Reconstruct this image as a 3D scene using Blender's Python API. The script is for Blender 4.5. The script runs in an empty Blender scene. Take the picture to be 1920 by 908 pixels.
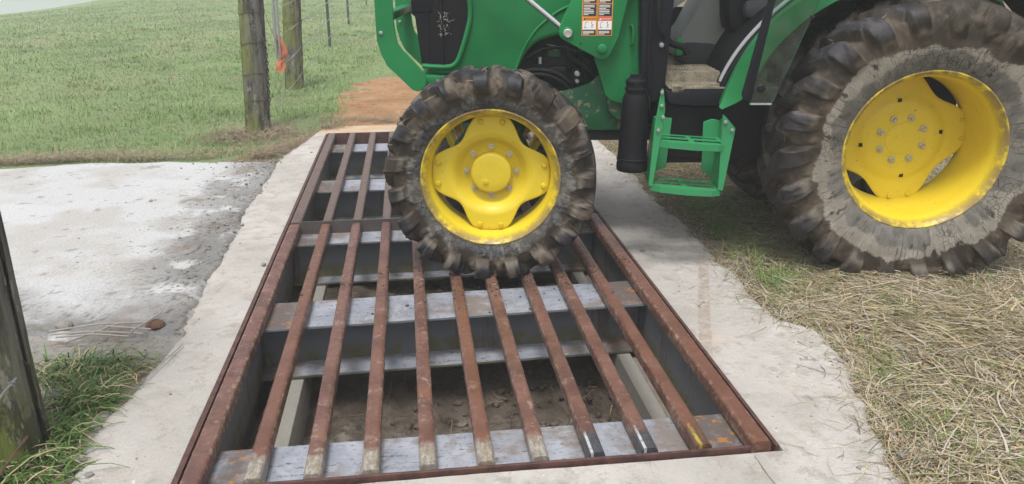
import bpy, bmesh, math, random
import numpy as np
from mathutils import Matrix, Vector
random.seed(7); rng = np.random.default_rng(11)
S = bpy.context.scene; C = bpy.context.collection
PI = math.pi

# ---------------------------------------------------------------- camera, sky, sun, exposure
cam_d = bpy.data.cameras.new('camera'); cam = bpy.data.objects.new('camera', cam_d); C.objects.link(cam)
cam_d.sensor_width = 36; cam_d.lens = 28.125; cam_d.clip_start = .05; cam_d.clip_end = 3000
YAW, PITCH = 0.12774, 0.33916
fw = Vector((math.sin(YAW)*math.cos(PITCH), math.cos(YAW)*math.cos(PITCH), -math.sin(PITCH)))
rt = Vector((math.cos(YAW), -math.sin(YAW), 0)); up = rt.cross(fw)
M = Matrix((rt, up, -fw)).transposed().to_4x4(); M.translation = (0.7191, -2.1804, 1.5223)
cam.matrix_world = M
S.camera = cam

SUN_EL, SUN_AZ = math.radians(66), math.radians(200)      # azimuth measured clockwise from +Y
W = bpy.data.worlds.new('World'); S.world = W; W.use_nodes = True
nt = W.node_tree; bg = nt.nodes['Background']
sky = nt.nodes.new('ShaderNodeTexSky'); sky.sky_type = 'NISHITA'; sky.sun_disc = False
sky.sun_elevation = SUN_EL; sky.sun_rotation = SUN_AZ; sky.dust_density = 4.0; sky.air_density = 1.0
hs = nt.nodes.new('ShaderNodeHueSaturation'); hs.inputs['Saturation'].default_value = .24
nt.links.new(sky.outputs[0], hs.inputs['Color']); nt.links.new(hs.outputs[0], bg.inputs[0])
bg.inputs[1].default_value = 0.135
sl = bpy.data.lights.new('sun', 'SUN'); sl.energy = 1.5; sl.angle = math.radians(14); sl.color = (1, .98, .955)
so = bpy.data.objects.new('sun', sl); C.objects.link(so)
d = Vector((math.sin(SUN_AZ)*math.cos(SUN_EL), math.cos(SUN_AZ)*math.cos(SUN_EL), math.sin(SUN_EL)))
so.rotation_euler = d.to_track_quat('Z', 'Y').to_euler()
vs = S.view_settings; vs.view_transform = 'Standard'; vs.look = 'None'; vs.exposure = 0.50; vs.gamma = 1
S.render.engine = 'CYCLES'; S.cycles.volume_bounces = 3

# ---------------------------------------------------------------- numpy noise
def _h(ix, iy, iz, sd):
    n = (ix*374761393 + iy*668265263 + iz*2147483647 + sd*1274126177) & 0xffffffff
    n = ((n ^ (n >> 13))*1274126177) & 0xffffffff
    n = ((n ^ (n >> 16))*2246822519) & 0xffffffff
    return ((n ^ (n >> 15)) & 0xffff)/65535.0
def vnoise(x, y, z=0., sd=0):
    x, y, z = np.broadcast_arrays(np.asarray(x, float), np.asarray(y, float), np.asarray(z, float))
    xi, yi, zi = [np.floor(v).astype(np.int64) for v in (x, y, z)]
    f = [v - np.floor(v) for v in (x, y, z)]; a, b, c = [t*t*(3 - 2*t) for t in f]
    r = 0
    for i in (0, 1):
        for j in (0, 1):
            for k in (0, 1):
                r = r + _h(xi+i, yi+j, zi+k, sd)*(a if i else 1-a)*(b if j else 1-b)*(c if k else 1-c)
    return r
def fbm(x, y, z=0., oct=4, sd=0):
    x, y, z = [np.asarray(v, float) for v in (x, y, z)]
    r, amp, t = 0, .5, 0
    for o in range(oct):
        r = r + amp*vnoise(x, y, z, sd+o*17); t += amp; amp *= .5; x, y, z = x*2.03+5.1, y*2.03+1.7, z*2.03+3.3
    return r/t
def sstep(a, b, x): t = np.clip((x-a)/(b-a), 0, 1); return t*t*(3-2*t)
def mixc(a, b, t): return np.asarray(a)*(1-t[..., None]) + np.asarray(b)*t[..., None]

# ---------------------------------------------------------------- mesh helpers
def link(o, parent=None):
    C.objects.link(o)
    if parent is not None: o.parent = parent
    return o
def tag(o, label=None, cat=None, group=None, kind=None):
    for k, v in (('label', label), ('category', cat), ('group', group), ('kind', kind)):
        if v: o[k] = v
    return o
def empty(name, loc=(0, 0, 0), rz=0, parent=None):
    o = bpy.data.objects.new(name, None); o.location = loc; o.rotation_euler = (0, 0, rz); o.empty_display_size = .1
    return link(o, parent)
def np_mesh(name, V, F, m, col=None, smooth=True, parent=None, loc=None):
    """V (n,3), F (k,3|4) int array or list of such arrays; col (n,3) point colours"""
    Fs = F if isinstance(F, list) else [F]
    Fs = [np.asarray(f, np.int32) for f in Fs if len(f)]
    me = bpy.data.meshes.new(name)
    V = np.asarray(V, np.float32); me.vertices.add(len(V)); me.vertices.foreach_set('co', V.ravel())
    idx = np.concatenate([f.ravel() for f in Fs]); cnt = np.concatenate([np.full(len(f), f.shape[1], np.int32) for f in Fs])
    me.loops.add(len(idx)); me.loops.foreach_set('vertex_index', idx)
    st = np.concatenate([[0], np.cumsum(cnt)[:-1]]).astype(np.int32)
    me.polygons.add(len(cnt)); me.polygons.foreach_set('loop_start', st); me.polygons.foreach_set('loop_total', cnt)
    me.polygons.foreach_set('use_smooth', np.full(len(cnt), smooth))
    me.update(calc_edges=True)
    if col is not None:
        a = me.color_attributes.new('Col', 'FLOAT_COLOR', 'POINT')
        c4 = np.ones((len(V), 4), np.float32); c4[:, :3] = col; a.data.foreach_set('color', c4.ravel())
    me.materials.append(m)
    o = bpy.data.objects.new(name, me)
    if loc is not None: o.location = loc
    return link(o, parent)
def grid_faces(nx, ny, wrap=False):
    i = np.arange(nx if wrap else nx-1); j = np.arange(ny-1); I, J = np.meshgrid(i, j, indexing='ij')
    I2 = (I+1) % nx
    return np.stack([I*ny+J, I2*ny+J, I2*ny+J+1, I*ny+J+1], -1).reshape(-1, 4)

class MB:
    """collects shapes and links them as ONE mesh"""
    def __init__(s): s.v = []; s.f = []; s.sm = []
    def add(s, V, F, smooth=False):
        n = len(s.v); s.v += [tuple(p) for p in V]; s.f += [[n+i for i in f] for f in F]; s.sm += [smooth]*len(F); return s
    def box(s, a, b):
        (x0, y0, z0), (x1, y1, z1) = a, b
        return s.add([(x0,y0,z0),(x1,y0,z0),(x1,y1,z0),(x0,y1,z0),(x0,y0,z1),(x1,y0,z1),(x1,y1,z1),(x0,y1,z1)],
                     [(3,2,1,0),(4,5,6,7),(0,1,5,4),(1,2,6,5),(2,3,7,6),(3,0,4,7)])
    def prism(s, pts, y0, y1):                        # outline in x,z pushed from y0 to y1
        n = len(pts); A = sum(pts[i][0]*pts[(i+1) % n][1]-pts[(i+1) % n][0]*pts[i][1] for i in range(n))
        if A < 0: pts = pts[::-1]
        V = [(x, y0, z) for x, z in pts]+[(x, y1, z) for x, z in pts]
        F = [tuple(range(n)), tuple(range(2*n-1, n-1, -1))]+[(i, n+i, n+(i+1) % n, (i+1) % n) for i in range(n)]
        return s.add(V, F)
    def prism_z(s, pts, z0, z1):                      # outline in x,y pushed from z0 to z1
        n = len(pts)
        if sum(pts[i][0]*pts[(i+1) % n][1]-pts[(i+1) % n][0]*pts[i][1] for i in range(n)) < 0: pts = pts[::-1]
        V = [(x, y, z0) for x, y in pts]+[(x, y, z1) for x, y in pts]
        return s.add(V, [tuple(range(n-1, -1, -1)), tuple(range(n, 2*n))]+[(i, (i+1) % n, n+(i+1) % n, n+i) for i in range(n)])
    def tube(s, P, r, seg=10, cap=True):
        P = [Vector(p) for p in P]; n = len(P); rr = r if isinstance(r, (list, tuple)) else [r]*n
        V = []; prev = None
        for i, p in enumerate(P):
            t = (P[min(i+1, n-1)]-P[max(i-1, 0)]).normalized()
            if prev is None: a = t.orthogonal().normalized()
            else: a = (prev-t*prev.dot(t)).normalized()
            prev = a; b = t.cross(a)
            V += [p+(a*math.cos(2*PI*k/seg)+b*math.sin(2*PI*k/seg))*rr[i] for k in range(seg)]
        F = [(i*seg+k, i*seg+(k+1) % seg, (i+1)*seg+(k+1) % seg, (i+1)*seg+k) for i in range(n-1) for k in range(seg)]
        s.add(V, F, True)
        if cap: s.add(V[:seg][::-1], [tuple(range(seg))]); s.add(V[-seg:], [tuple(range(seg))])
        return s
    def lathe(s, prof, seg=32, c=(0, 0, 0), axis='y', cap=False, smooth=True):     # prof: (radius, along)
        V = []
        for r, a in prof:
            for k in range(seg):
                x, y = r*math.cos(2*PI*k/seg), r*math.sin(2*PI*k/seg)
                V.append({'y': (c[0]+x, c[1]+a, c[2]+y), 'z': (c[0]+x, c[1]+y, c[2]+a), 'x': (c[0]+a, c[1]+x, c[2]+y)}[axis])
        n = len(prof)
        F = [(i*seg+k, i*seg+(k+1) % seg, (i+1)*seg+(k+1) % seg, (i+1)*seg+k) for i in range(n-1) for k in range(seg)]
        s.add(V, F, smooth)
        if cap: s.add(V[:seg], [tuple(range(seg))]); s.add(V[-seg:], [tuple(range(seg))])
        return s
    def build(s, name, m, parent=None, bevel=0, seg=2, loc=None, recalc=True):
        me = bpy.data.meshes.new(name); me.from_pydata(s.v, [], s.f)
        me.polygons.foreach_set('use_smooth', s.sm)
        bm = bmesh.new(); bm.from_mesh(me); bmesh.ops.remove_doubles(bm, verts=bm.verts, dist=1e-6)
        if recalc: bmesh.ops.recalc_face_normals(bm, faces=bm.faces)
        if bevel:
            es = [e for e in bm.edges if len(e.link_faces) == 2 and e.calc_face_angle(0) > .5]
            bmesh.ops.bevel(bm, geom=es, offset=bevel, offset_type='OFFSET', segments=seg, profile=.5, affect='EDGES', clamp_overlap=True)
            for f in bm.faces: f.smooth = True
        bm.to_mesh(me); bm.free()
        if bevel or any(s.sm):
            try: me.set_sharp_from_angle(angle=math.radians(38))
            except Exception: pass
        me.materials.append(m); o = bpy.data.objects.new(name, me)
        if loc is not None: o.location = loc
        return link(o, parent)

def smooth_line(pts, it=2):
    for _ in range(it):
        q = [pts[0]]
        for a, b in zip(pts, pts[1:]):
            q += [tuple(.75*x+.25*y for x, y in zip(a, b)), tuple(.25*x+.75*y for x, y in zip(a, b))]
        pts = q+[pts[-1]]
    return pts
def round_poly(pts, it=2):
    for _ in range(it):
        q = []; n = len(pts)
        for i in range(n):
            a, b = pts[i], pts[(i+1) % n]
            q += [tuple(.8*x+.2*y for x, y in zip(a, b)), tuple(.2*x+.8*y for x, y in zip(a, b))]
        pts = q
    return pts

# ---------------------------------------------------------------- materials
class Mat:
    def __init__(s, name, rough=.6, metal=0, spec=.5, coat=0):
        s.m = bpy.data.materials.new(name); s.m.use_nodes = True; s.t = s.m.node_tree
        s.b = s.t.nodes['Principled BSDF']; s.b.inputs['Roughness'].default_value = rough; s.b.inputs['Metallic'].default_value = metal
        s.b.inputs['Specular IOR Level'].default_value = spec; s.b.inputs['Coat Weight'].default_value = coat
        g = s.t.nodes.new('ShaderNodeNewGeometry'); s.pos = g.outputs['Position']
    def n(s, kind, **kw):
        x = s.t.nodes.new(kind)
        for k, v in kw.items(): setattr(x, k, v)
        return x
    def put(s, sock, v):
        if isinstance(v, bpy.types.NodeSocket): s.t.links.new(v, sock)
        elif isinstance(v, (tuple, list)) and len(v) == 3 and sock.type == 'RGBA': sock.default_value = (*v, 1)
        else: sock.default_value = v
    def noise(s, scale, detail=4, rough=.6, vec=None, dist=0):
        x = s.n('ShaderNodeTexNoise'); s.put(x.inputs['Vector'], vec or s.pos)
        x.inputs['Scale'].default_value = scale; x.inputs['Detail'].default_value = detail
        x.inputs['Roughness'].default_value = rough; x.inputs['Distortion'].default_value = dist
        return x.outputs['Fac']
    def stretch(s, sc, vec=None, rot=(0, 0, 0)):
        x = s.n('ShaderNodeMapping'); s.put(x.inputs['Vector'], vec or s.pos); x.inputs['Scale'].default_value = sc; x.inputs['Rotation'].default_value = rot
        return x.outputs[0]
    def vor(s, scale, feature='DISTANCE_TO_EDGE', vec=None):
        x = s.n('ShaderNodeTexVoronoi', feature=feature); s.put(x.inputs['Vector'], vec or s.pos); x.inputs['Scale'].default_value = scale
        return x.outputs['Distance'] if feature != 'COLOR' else x.outputs['Color']
    def step(s, v, a, b, lo=0., hi=1.):
        x = s.n('ShaderNodeMapRange', interpolation_type='SMOOTHSTEP'); s.put(x.inputs[0], v)
        x.inputs[1].default_value = a; x.inputs[2].default_value = b; x.inputs[3].default_value = lo; x.inputs[4].default_value = hi
        return x.outputs[0]
    def mix(s, f, a, b):
        x = s.n('ShaderNodeMix', data_type='RGBA'); s.put(x.inputs[0], f); s.put(x.inputs[6], a); s.put(x.inputs[7], b); return x.outputs[2]
    def math(s, op, a, b=0.):
        x = s.n('ShaderNodeMath', operation=op); s.put(x.inputs[0], a); s.put(x.inputs[1], b); return x.outputs[0]
    def xyz(s, vec=None):
        x = s.n('ShaderNodeSeparateXYZ'); s.put(x.inputs[0], vec or s.pos); return x.outputs
    def objvec(s): return s.n('ShaderNodeTexCoord').outputs['Object']
    def attr(s, name='Col'): return s.n('ShaderNodeVertexColor', layer_name=name).outputs[0]
    def color(s, c): s.put(s.b.inputs['Base Color'], c); return s
    def rough(s, v): s.put(s.b.inputs['Roughness'], v); return s
    def bump(s, h, dist=.002, strength=1.):
        x = s.n('ShaderNodeBump'); s.put(x.inputs['Height'], h); x.inputs['Distance'].default_value = dist; x.inputs['Strength'].default_value = strength
        s.t.links.new(x.outputs[0], s.b.inputs['Normal']); return s

def paint(name, c, dirt=(.16, .12, .08), amount=.5, rough=.38, coat=.06):
    k = Mat(name, rough, 0, .3, coat)
    n1 = k.noise(9, 6, .7); n2 = k.noise(70, 5, .7); n3 = k.noise(2.3, 3)
    base = k.mix(k.step(n3, .3, .7), [v*.86 for v in c], [min(1, v*1.1) for v in c])
    f = k.math('MULTIPLY', k.step(n1, .62-.25*amount, .86), amount)
    col = k.mix(f, base, dirt)
    col = k.mix(k.math('MULTIPLY', k.step(n2, .66, .74), .55*amount), col, [v*1.3 for v in dirt])
    if amount > .6: col = k.mix(k.math('MULTIPLY', k.step(k.noise(24, 3, .55), .60, .64), .8), col, [v*1.6 for v in dirt])
    k.color(col); k.rough(k.step(n1, .3, .8, rough, rough+.35)); k.bump(n2, .0006, .5)
    return k.m
def plain(name, c, rough=.6, metal=0, var=.25, scale=30, bump=.0006):
    k = Mat(name, rough, metal, .18 if max(c) < .03 else .4); n = k.noise(scale, 5, .65); n2 = k.noise(scale*.15, 3)
    k.color(k.mix(n2, k.mix(n, [v*(1-var) for v in c], [min(1, v*(1+var)) for v in c]), c)); k.bump(n, bump, .6)
    return k.m

GREEN = paint('green_paint', (.011, .190, .056), amount=.25)
GREEN2 = paint('green_paint_dusty_shaded', (.016, .115, .048), amount=.75, rough=.5)  # dusty, with a darker base that carries the shade on inner parts
LGREEN = paint('step_green_paint', (.032, .255, .095), amount=.45, rough=.42)
def yellow_mat():
    k = Mat('yellow_paint', .42, 0, .5, .1); ov = k.objvec()
    n1 = k.noise(11, 6, .7); n2 = k.noise(55, 5, .75); n3 = k.noise(3, 2); o = k.xyz(ov)
    base = k.mix(n3, (.66, .50, .018), (.76, .59, .03))
    r = k.math('SQRT', k.math('ADD', k.math('MULTIPLY', o[0], o[0]), k.math('MULTIPLY', o[2], o[2])))
    # mud smeared over the lip of the rim, where the tyre rubs
    lip = k.math('MULTIPLY', k.step(o[1], .06, -.01), k.step(n1, .36, .54))
    col = k.mix(k.math('MULTIPLY', lip, .9), base, (.20, .135, .06))
    col = k.mix(k.math('MULTIPLY', k.math('MULTIPLY', k.step(n2, .58, .66), .7), k.step(n1, .46, .64)), col, (.17, .11, .05))
    k.color(col); k.rough(k.step(n1, .3, .7, .38, .6)); k.bump(n2, .0008, .6); return k.m
YELLOW = yellow_mat(); YELLOW2 = paint('yellow_bolt_paint', (.66, .50, .02), amount=.3)
BLACK = plain('black_plastic', (.009, .009, .011), .55, 0, .4, 60)
DARK = plain('dark_iron', (.014, .014, .015), .7, 0, .5, 40)
CHARCOAL = plain('charcoal_metal', (.011, .012, .017), .42, 0, .3, 50)
RUBBERHOSE = plain('hose_rubber', (.018, .018, .02), .5)
CHROME = plain('chrome', (.75, .76, .78), .18, 1, .08)
STEEL = plain('bolt_steel', (.62, .60, .57), .38, .85, .25, 80)
BLUESTEEL = plain('zinc_steel', (.5, .52, .56), .4, 1, .2, 80)
GREYPL = plain('grey_plastic', (.25, .26, .25), .6, 0, .15, 20)
DGREYPL = plain('dark_grey_plastic', (.022, .026, .03), .6, 0, .2, 20)
WHITE = plain('label_white', (.78, .78, .76), .5, 0, .03)
INK = plain('label_ink', (.03, .03, .035), .5, 0, .1)
ORANGE = plain('label_orange', (.75, .27, .03), .5, 0, .05)
RED = plain('label_red', (.62, .05, .06), .5, 0, .05)
PAD = plain('seat_fabric', (.04, .042, .045), .85)

def mat_mat():                                         # floor mat: black rubber with dried mud on it
    k = Mat('cab_mat', .85); n1 = k.noise(14, 6, .7); n2 = k.noise(90, 4, .7)
    k.color(k.mix(k.math('MULTIPLY', k.step(n1, .30, .58), k.step(n2, .25, .55)), (.10, .085, .06), (.30, .26, .19))); k.bump(n2, .002); return k.m
MATM = mat_mat()
def glass_mat():
    k = Mat('tinted_glass', .06, 0, .5)
    g = k.n('ShaderNodeBsdfTransparent'); g.inputs[0].default_value = (.66, .86, .78, 1)
    gl = k.n('ShaderNodeBsdfGlossy'); gl.inputs[0].default_value = (.9, .95, .93, 1); gl.inputs[1].default_value = .05
    df = k.n('ShaderNodeBsdfDiffuse'); df.inputs[0].default_value = (.30, .36, .32, 1)
    fr = k.n('ShaderNodeFresnel'); fr.inputs[0].default_value = 1.5
    m1 = k.n('ShaderNodeMixShader'); k.put(m1.inputs[0], k.math('MULTIPLY', k.step(k.noise(12, 5, .7), .3, .75), .10))
    k.t.links.new(g.outputs[0], m1.inputs[1]); k.t.links.new(df.outputs[0], m1.inputs[2])
    m2 = k.n('ShaderNodeMixShader'); k.t.links.new(fr.outputs[0], m2.inputs[0])
    k.t.links.new(m1.outputs[0], m2.inputs[1]); k.t.links.new(gl.outputs[0], m2.inputs[2])
    k.t.links.new(m2.outputs[0], k.t.nodes['Material Output'].inputs[0]); return k.m
GLASS = glass_mat()

def tyre_mat():
    k = Mat('muddy_tyre', .8, 0, .28); c = k.attr(); n2 = k.noise(140, 6, .75); n1 = k.noise(28, 6, .7)
    hs = k.n('ShaderNodeHueSaturation'); k.put(hs.inputs['Color'], c); k.put(hs.inputs['Value'], k.step(n2, .25, .75, .74, 1.26))
    v = k.n('ShaderNodeVertexColor', layer_name='Crack').outputs[0]                # cracked dry mud round the bead
    e = k.vor(30, vec=None); cr = k.math('MULTIPLY', k.step(e, .035, .004), v)
    k.color(k.mix(cr, hs.outputs[0], (.02, .018, .016)))
    lum = k.n('ShaderNodeRGBToBW'); k.put(lum.inputs[0], c)
    k.rough(k.step(lum.outputs[0], .02, .10, .38, .9))
    k.bump(k.math('SUBTRACT', k.math('ADD', n1, k.math('MULTIPLY', n2, .7)), k.math('MULTIPLY', cr, 1.5)), .0035, .8); return k.m
TYRE = tyre_mat()

def strand_mat(name, rough=.8, trans=.0):
    k = Mat(name, rough, 0, .25); k.color(k.attr())
    return k.m
HAYM = strand_mat('straw'); GRASSM = strand_mat('grass_blade', .6)

def bar_mat(name, end, dull=0):
    """square steel tube: flaking red-brown primer, rust, chalky scuffs, worn bright or black at the near end"""
    k = Mat(name, .6); ov = k.objvec(); o = k.xyz(ov)
    oi = k.n('ShaderNodeObjectInfo'); rnd = oi.outputs['Random']
    n1 = k.noise(6, 6, .65); n2 = k.noise(45, 6, .7); st = k.noise(1, 5, .7, k.stretch((120, 9, 120))); sl = k.noise(1, 6, .75, k.stretch((50, 30, 50)))
    base = k.mix(k.step(n1, .35, .65), (.105, .050, .038), (.18, .090, .068))
    base = k.mix(k.math('MULTIPLY', k.step(k.noise(3.1, 4), .55, .75), .55), base, (.22, .095, .05))
    base = k.mix(k.math('MULTIPLY', k.step(n2, .60, .78), .6), base, (.05, .03, .028))
    sc = k.math('MULTIPLY', k.step(k.noise(13, 6, .8, dist=.5), .53, .64), k.step(sl, .42, .58))
    base = k.mix(k.math('MULTIPLY', sc, .6), base, (.42, .33, .28))
    base = k.mix(k.step(rnd, .25, 1., 0, .5), base, k.mix(n2, (.105, .042, .025), (.20, .085, .045)))
    edge = k.math('MULTIPLY', k.step(k.math('ABSOLUTE', o[0]), .019, .029), k.step(k.noise(30, 5, .7), .48, .6))
    base = k.mix(k.math('MULTIPLY', edge, .55), base, (.42, .32, .26))
    if dull: base = k.mix(dull, base, k.mix(n1, (.085, .066, .058), (.16, .13, .115)))
    if end:
        lim = k.math('ADD', k.math('MULTIPLY', n2, .10), k.math('MULTIPLY', k.noise(22, 3), .09))
        m = k.step(k.math('SUBTRACT', o[1], lim), .045, .0)
        dk = {'bright': (.40, .38, .33), 'black': (.035, .035, .04), 'yellow': (.16, .085, .05)}[end]
        fine = k.noise(1, 6, .8, k.stretch((80, 26, 80)))
        endc = k.mix(k.step(fine, .34, .60), dk, {'bright': (.20, .165, .135), 'black': (.075, .075, .085), 'yellow': (.09, .05, .035)}[end])
        if end == 'bright': endc = k.mix(k.math('MULTIPLY', k.step(k.noise(9, 3), .5, .62), .3), endc, (.27, .20, .10))
        if end == 'yellow': endc = k.mix(k.math('MULTIPLY', k.step(k.math('ABSOLUTE', k.math('ADD', o[0], .012)), .009, .003), k.step(n2, .3, .6)), endc, (.42, .30, .05))
        if end == 'black': endc = k.mix(k.math('MULTIPLY', k.step(k.math('ABSOLUTE', k.math('ADD', o[0], .016)), .006, .003), k.step(n2, .3, .5)), endc, (.45, .45, .46))  # white highlight painted as a stripe along the black end
        base = k.mix(m, base, endc)
    k.color(base); k.rough(k.step(n2, .3, .7, .30, .62)); k.bump(k.math('ADD', n2, k.math('MULTIPLY', sl, .6)), .0018, .8); return k.m
BARB, BARK, BARY, BARN = [bar_mat('bar_'+n, e) for n, e in (('bright_end', 'bright'), ('black_end', 'black'), ('yellow_end', 'yellow'), ('rusty', None))]
BARF = bar_mat('bar_dull', None, .65)
def plate_mat():
    k = Mat('rusty_plate', .65); n1 = k.noise(18, 6, .7); n2 = k.noise(80, 5, .7)
    k.color(k.mix(k.step(n1, .35, .65), (.055, .028, .026), (.12, .055, .042))); k.bump(n2, .0015); return k.m
PLATE = plate_mat()
JOINT = plain('heat_marked_steel', (.10, .085, .08), .5, .3, .5, 14)
def beam_mat():
    """blue-grey mill scale, scuffed and paler on top, sides darkened for pit shade, algae and rust"""
    k = Mat('beam_steel', .55, .0); g = k.n('ShaderNodeNewGeometry'); nz = k.xyz(g.outputs['Normal'])[2]
    n1 = k.noise(7, 6, .7); n2 = k.noise(60, 6, .75); sc = k.noise(1, 6, .8, k.stretch((9, 45, 60)))
    side = k.mix(n1, (.135, .150, .178), (.215, .23, .258))  # darker than the top: the pit's shade is put into the side colour
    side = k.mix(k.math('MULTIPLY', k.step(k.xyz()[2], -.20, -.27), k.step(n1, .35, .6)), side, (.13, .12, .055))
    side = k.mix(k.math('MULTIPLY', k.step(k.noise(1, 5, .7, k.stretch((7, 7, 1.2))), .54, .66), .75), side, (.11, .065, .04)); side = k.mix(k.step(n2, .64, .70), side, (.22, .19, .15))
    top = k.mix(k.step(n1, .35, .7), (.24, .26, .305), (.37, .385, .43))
    top = k.mix(k.step(k.math('ADD', k.math('MULTIPLY', sc, .6), k.math('MULTIPLY', n2, .4)), .535, .585), top, (.10, .10, .115))
    top = k.mix(k.math('MULTIPLY', k.step(k.noise(3.3, 5, .7), .50, .63), .8), top, (.19, .15, .12))
    x = k.xyz()[0]; ends = k.math('MAXIMUM', k.step(x, .19, .11), k.step(x, 1.62, 1.70))
    top = k.mix(k.math('MULTIPLY', ends, k.step(n1, .3, .5)), top, (.12, .10, .09))
    top = k.mix(k.math('MULTIPLY', k.math('MULTIPLY', ends, k.step(k.noise(24, 5, .7), .56, .62)), .85), top, (.42, .17, .03))
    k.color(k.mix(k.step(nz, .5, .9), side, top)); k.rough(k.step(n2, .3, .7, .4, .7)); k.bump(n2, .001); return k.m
BEAM = beam_mat()

def concrete_mat():
    k = Mat('pale_concrete', .9, 0, .25); o = k.xyz()
    n1 = k.noise(1.4, 5, .6); n2 = k.noise(26, 6, .75); n3 = k.noise(150, 4, .7); n4 = k.noise(6, 6, .7)
    c = k.mix(k.step(n1, .3, .7), (.42, .395, .365), (.55, .52, .485))
    c = k.mix(k.math('MULTIPLY', k.step(n4, .46, .66), .6), c, (.36, .33, .285)); c = k.mix(k.math('MULTIPLY', k.step(k.noise(11, 6, .8), .52, .64), .55), c, (.29, .26, .22)); c = k.mix(k.math('MULTIPLY', k.step(k.noise(1, 5, .7, k.stretch((30, 5, 5))), .60, .72), .4), c, (.27, .235, .19))
    c = k.mix(k.step(n2, .62, .70), c, (.66, .64, .60))
    c = k.mix(k.math('MULTIPLY', k.step(k.noise(4.2, 5, .7), .58, .72), .40), c, (.55, .43, .32))          # clay smears
    c = k.mix(k.math('MULTIPLY', k.step(k.noise(60, 5, .8), .63, .69), .85), c, (.17, .14, .11))                    # specks of dirt
    # orange soil washed over the far end
    far = k.math('MULTIPLY', k.step(k.math('ADD', o[1], k.math('MULTIPLY', n1, .5)), 5.55, 5.85), k.step(n4, .2, .55))
    c = k.mix(k.math('MULTIPLY', far, .7), c, (.55, .34, .16))
    # scuffed strip left by a board on the right-hand side
    st = k.math('SUBTRACT', o[0], k.math('MULTIPLY', k.math('SUBTRACT', k.math('ADD', o[1], k.math('MULTIPLY', n1, .06)), .7), .354))
    band = k.math('MULTIPLY', k.math('MULTIPLY', k.step(st, 1.862, 1.870), k.step(st, 1.930, 1.920)), k.math('MULTIPLY', k.step(o[1], .62, .72), k.step(o[1], 1.85, 1.5)))
    c = k.mix(k.math('MULTIPLY', band, k.step(n2, .35, .65, .1, .8)), c, (.32, .235, .17))
    # hairline crack near the front right corner
    cl = k.math('ABSOLUTE', k.math('ADD', k.math('SUBTRACT', o[0], 1.815), k.math('MULTIPLY', n4, .03)))
    c = k.mix(k.math('MULTIPLY', k.step(cl, .0035, .0012), k.step(o[1], -.04, -.06)), c, (.16, .15, .13))
    k.color(c); k.bump(k.math('ADD', k.math('MULTIPLY', n2, .8), k.math('MULTIPLY', n3, .4)), .010, 1.); return k.m
CONC = concrete_mat()
def lime_mat():
    k = Mat('lime_gravel', .95, 0, .2); c = k.attr(); n2 = k.noise(90, 5, .75)
    hs = k.n('ShaderNodeHueSaturation'); k.put(hs.inputs['Color'], c); k.put(hs.inputs['Value'], k.step(n2, .25, .75, .72, 1.18))
    k.color(hs.outputs[0]); k.bump(n2, .006, .8); return k.m
LIME = lime_mat()
def pit_mat():
    k = Mat('pit_mud', .9, 0, .3); n1 = k.noise(2.2, 6, .7); n2 = k.noise(24, 6, .75); n3 = k.noise(5, 5)
    c = k.mix(k.step(n1, .35, .62), (.085, .066, .050), (.165, .135, .105))
    c = k.mix(k.math('MULTIPLY', k.step(k.math('ADD', k.xyz()[1], n3), 1.75, 1.35), k.step(n2, .35, .55)), c, (.32, .285, .23)); c = k.mix(k.step(n2, .60, .68), c, (.04, .03, .02)); c = k.mix(k.math('MULTIPLY', k.step(k.noise(7, 6, .8, dist=1.), .56, .66), .8), c, (.055, .038, .026))
    k.color(c); k.bump(n2, .015); return k.m
PIT = pit_mat()
def field_mat():
    k = Mat('field_soil', .95, 0, .1); n1 = k.noise(.35, 5, .6); n2 = k.noise(2.2, 6, .7); n3 = k.noise(18, 5, .75); n4 = k.noise(.9, 5, .65)
    c = k.mix(k.step(n1, .35, .65), (.18, .25, .11), (.24, .32, .14))
    c = k.mix(k.math('MULTIPLY', k.step(n2, .5, .72), .7), c, (.24, .26, .12))
    c = k.mix(k.math('MULTIPLY', k.step(n4, .56, .72), .6), c, (.30, .27, .16))
    c = k.mix(k.step(n3, .45, .75, 0, .5), c, (.09, .13, .05))
    o = k.xyz()                                                                             # trodden bare earth by the slab and under the straw
    e = k.math('SUBTRACT', k.math('ADD', o[1], k.math('MULTIPLY', n2, .5)), k.step(o[0], -.9, -.2, 0, 1.1))
    c = k.mix(k.math('MULTIPLY', k.math('MULTIPLY', k.step(e, 4.78, 4.5), k.step(o[0], .6, .2)), k.step(n4, .42, .56)), c, k.mix(n3, (.15, .105, .065), (.24, .175, .11)))
    c = k.mix(k.step(k.math('ADD', o[0], k.math('MULTIPLY', n2, .6)), 2.0, 2.3), c, k.mix(n3, (.14, .105, .06), (.23, .18, .105)))
    k.color(c); k.bump(n3, .03); return k.m
FIELD = field_mat()
def clay_mat():
    k = Mat('orange_clay', .95, 0, .15); n1 = k.noise(1.7, 6, .65); n2 = k.noise(20, 6, .75); n3 = k.noise(5.5, 5, .6)
    c = k.mix(k.step(n1, .3, .65), (.36, .195, .095), (.52, .31, .165)); c = k.mix(k.step(n3, .55, .7), c, (.50, .36, .25)); c = k.mix(k.step(n2, .55, .66), c, (.20, .11, .06))
    k.color(c); k.bump(n2, .05); return k.m
CLAY = clay_mat()
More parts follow.
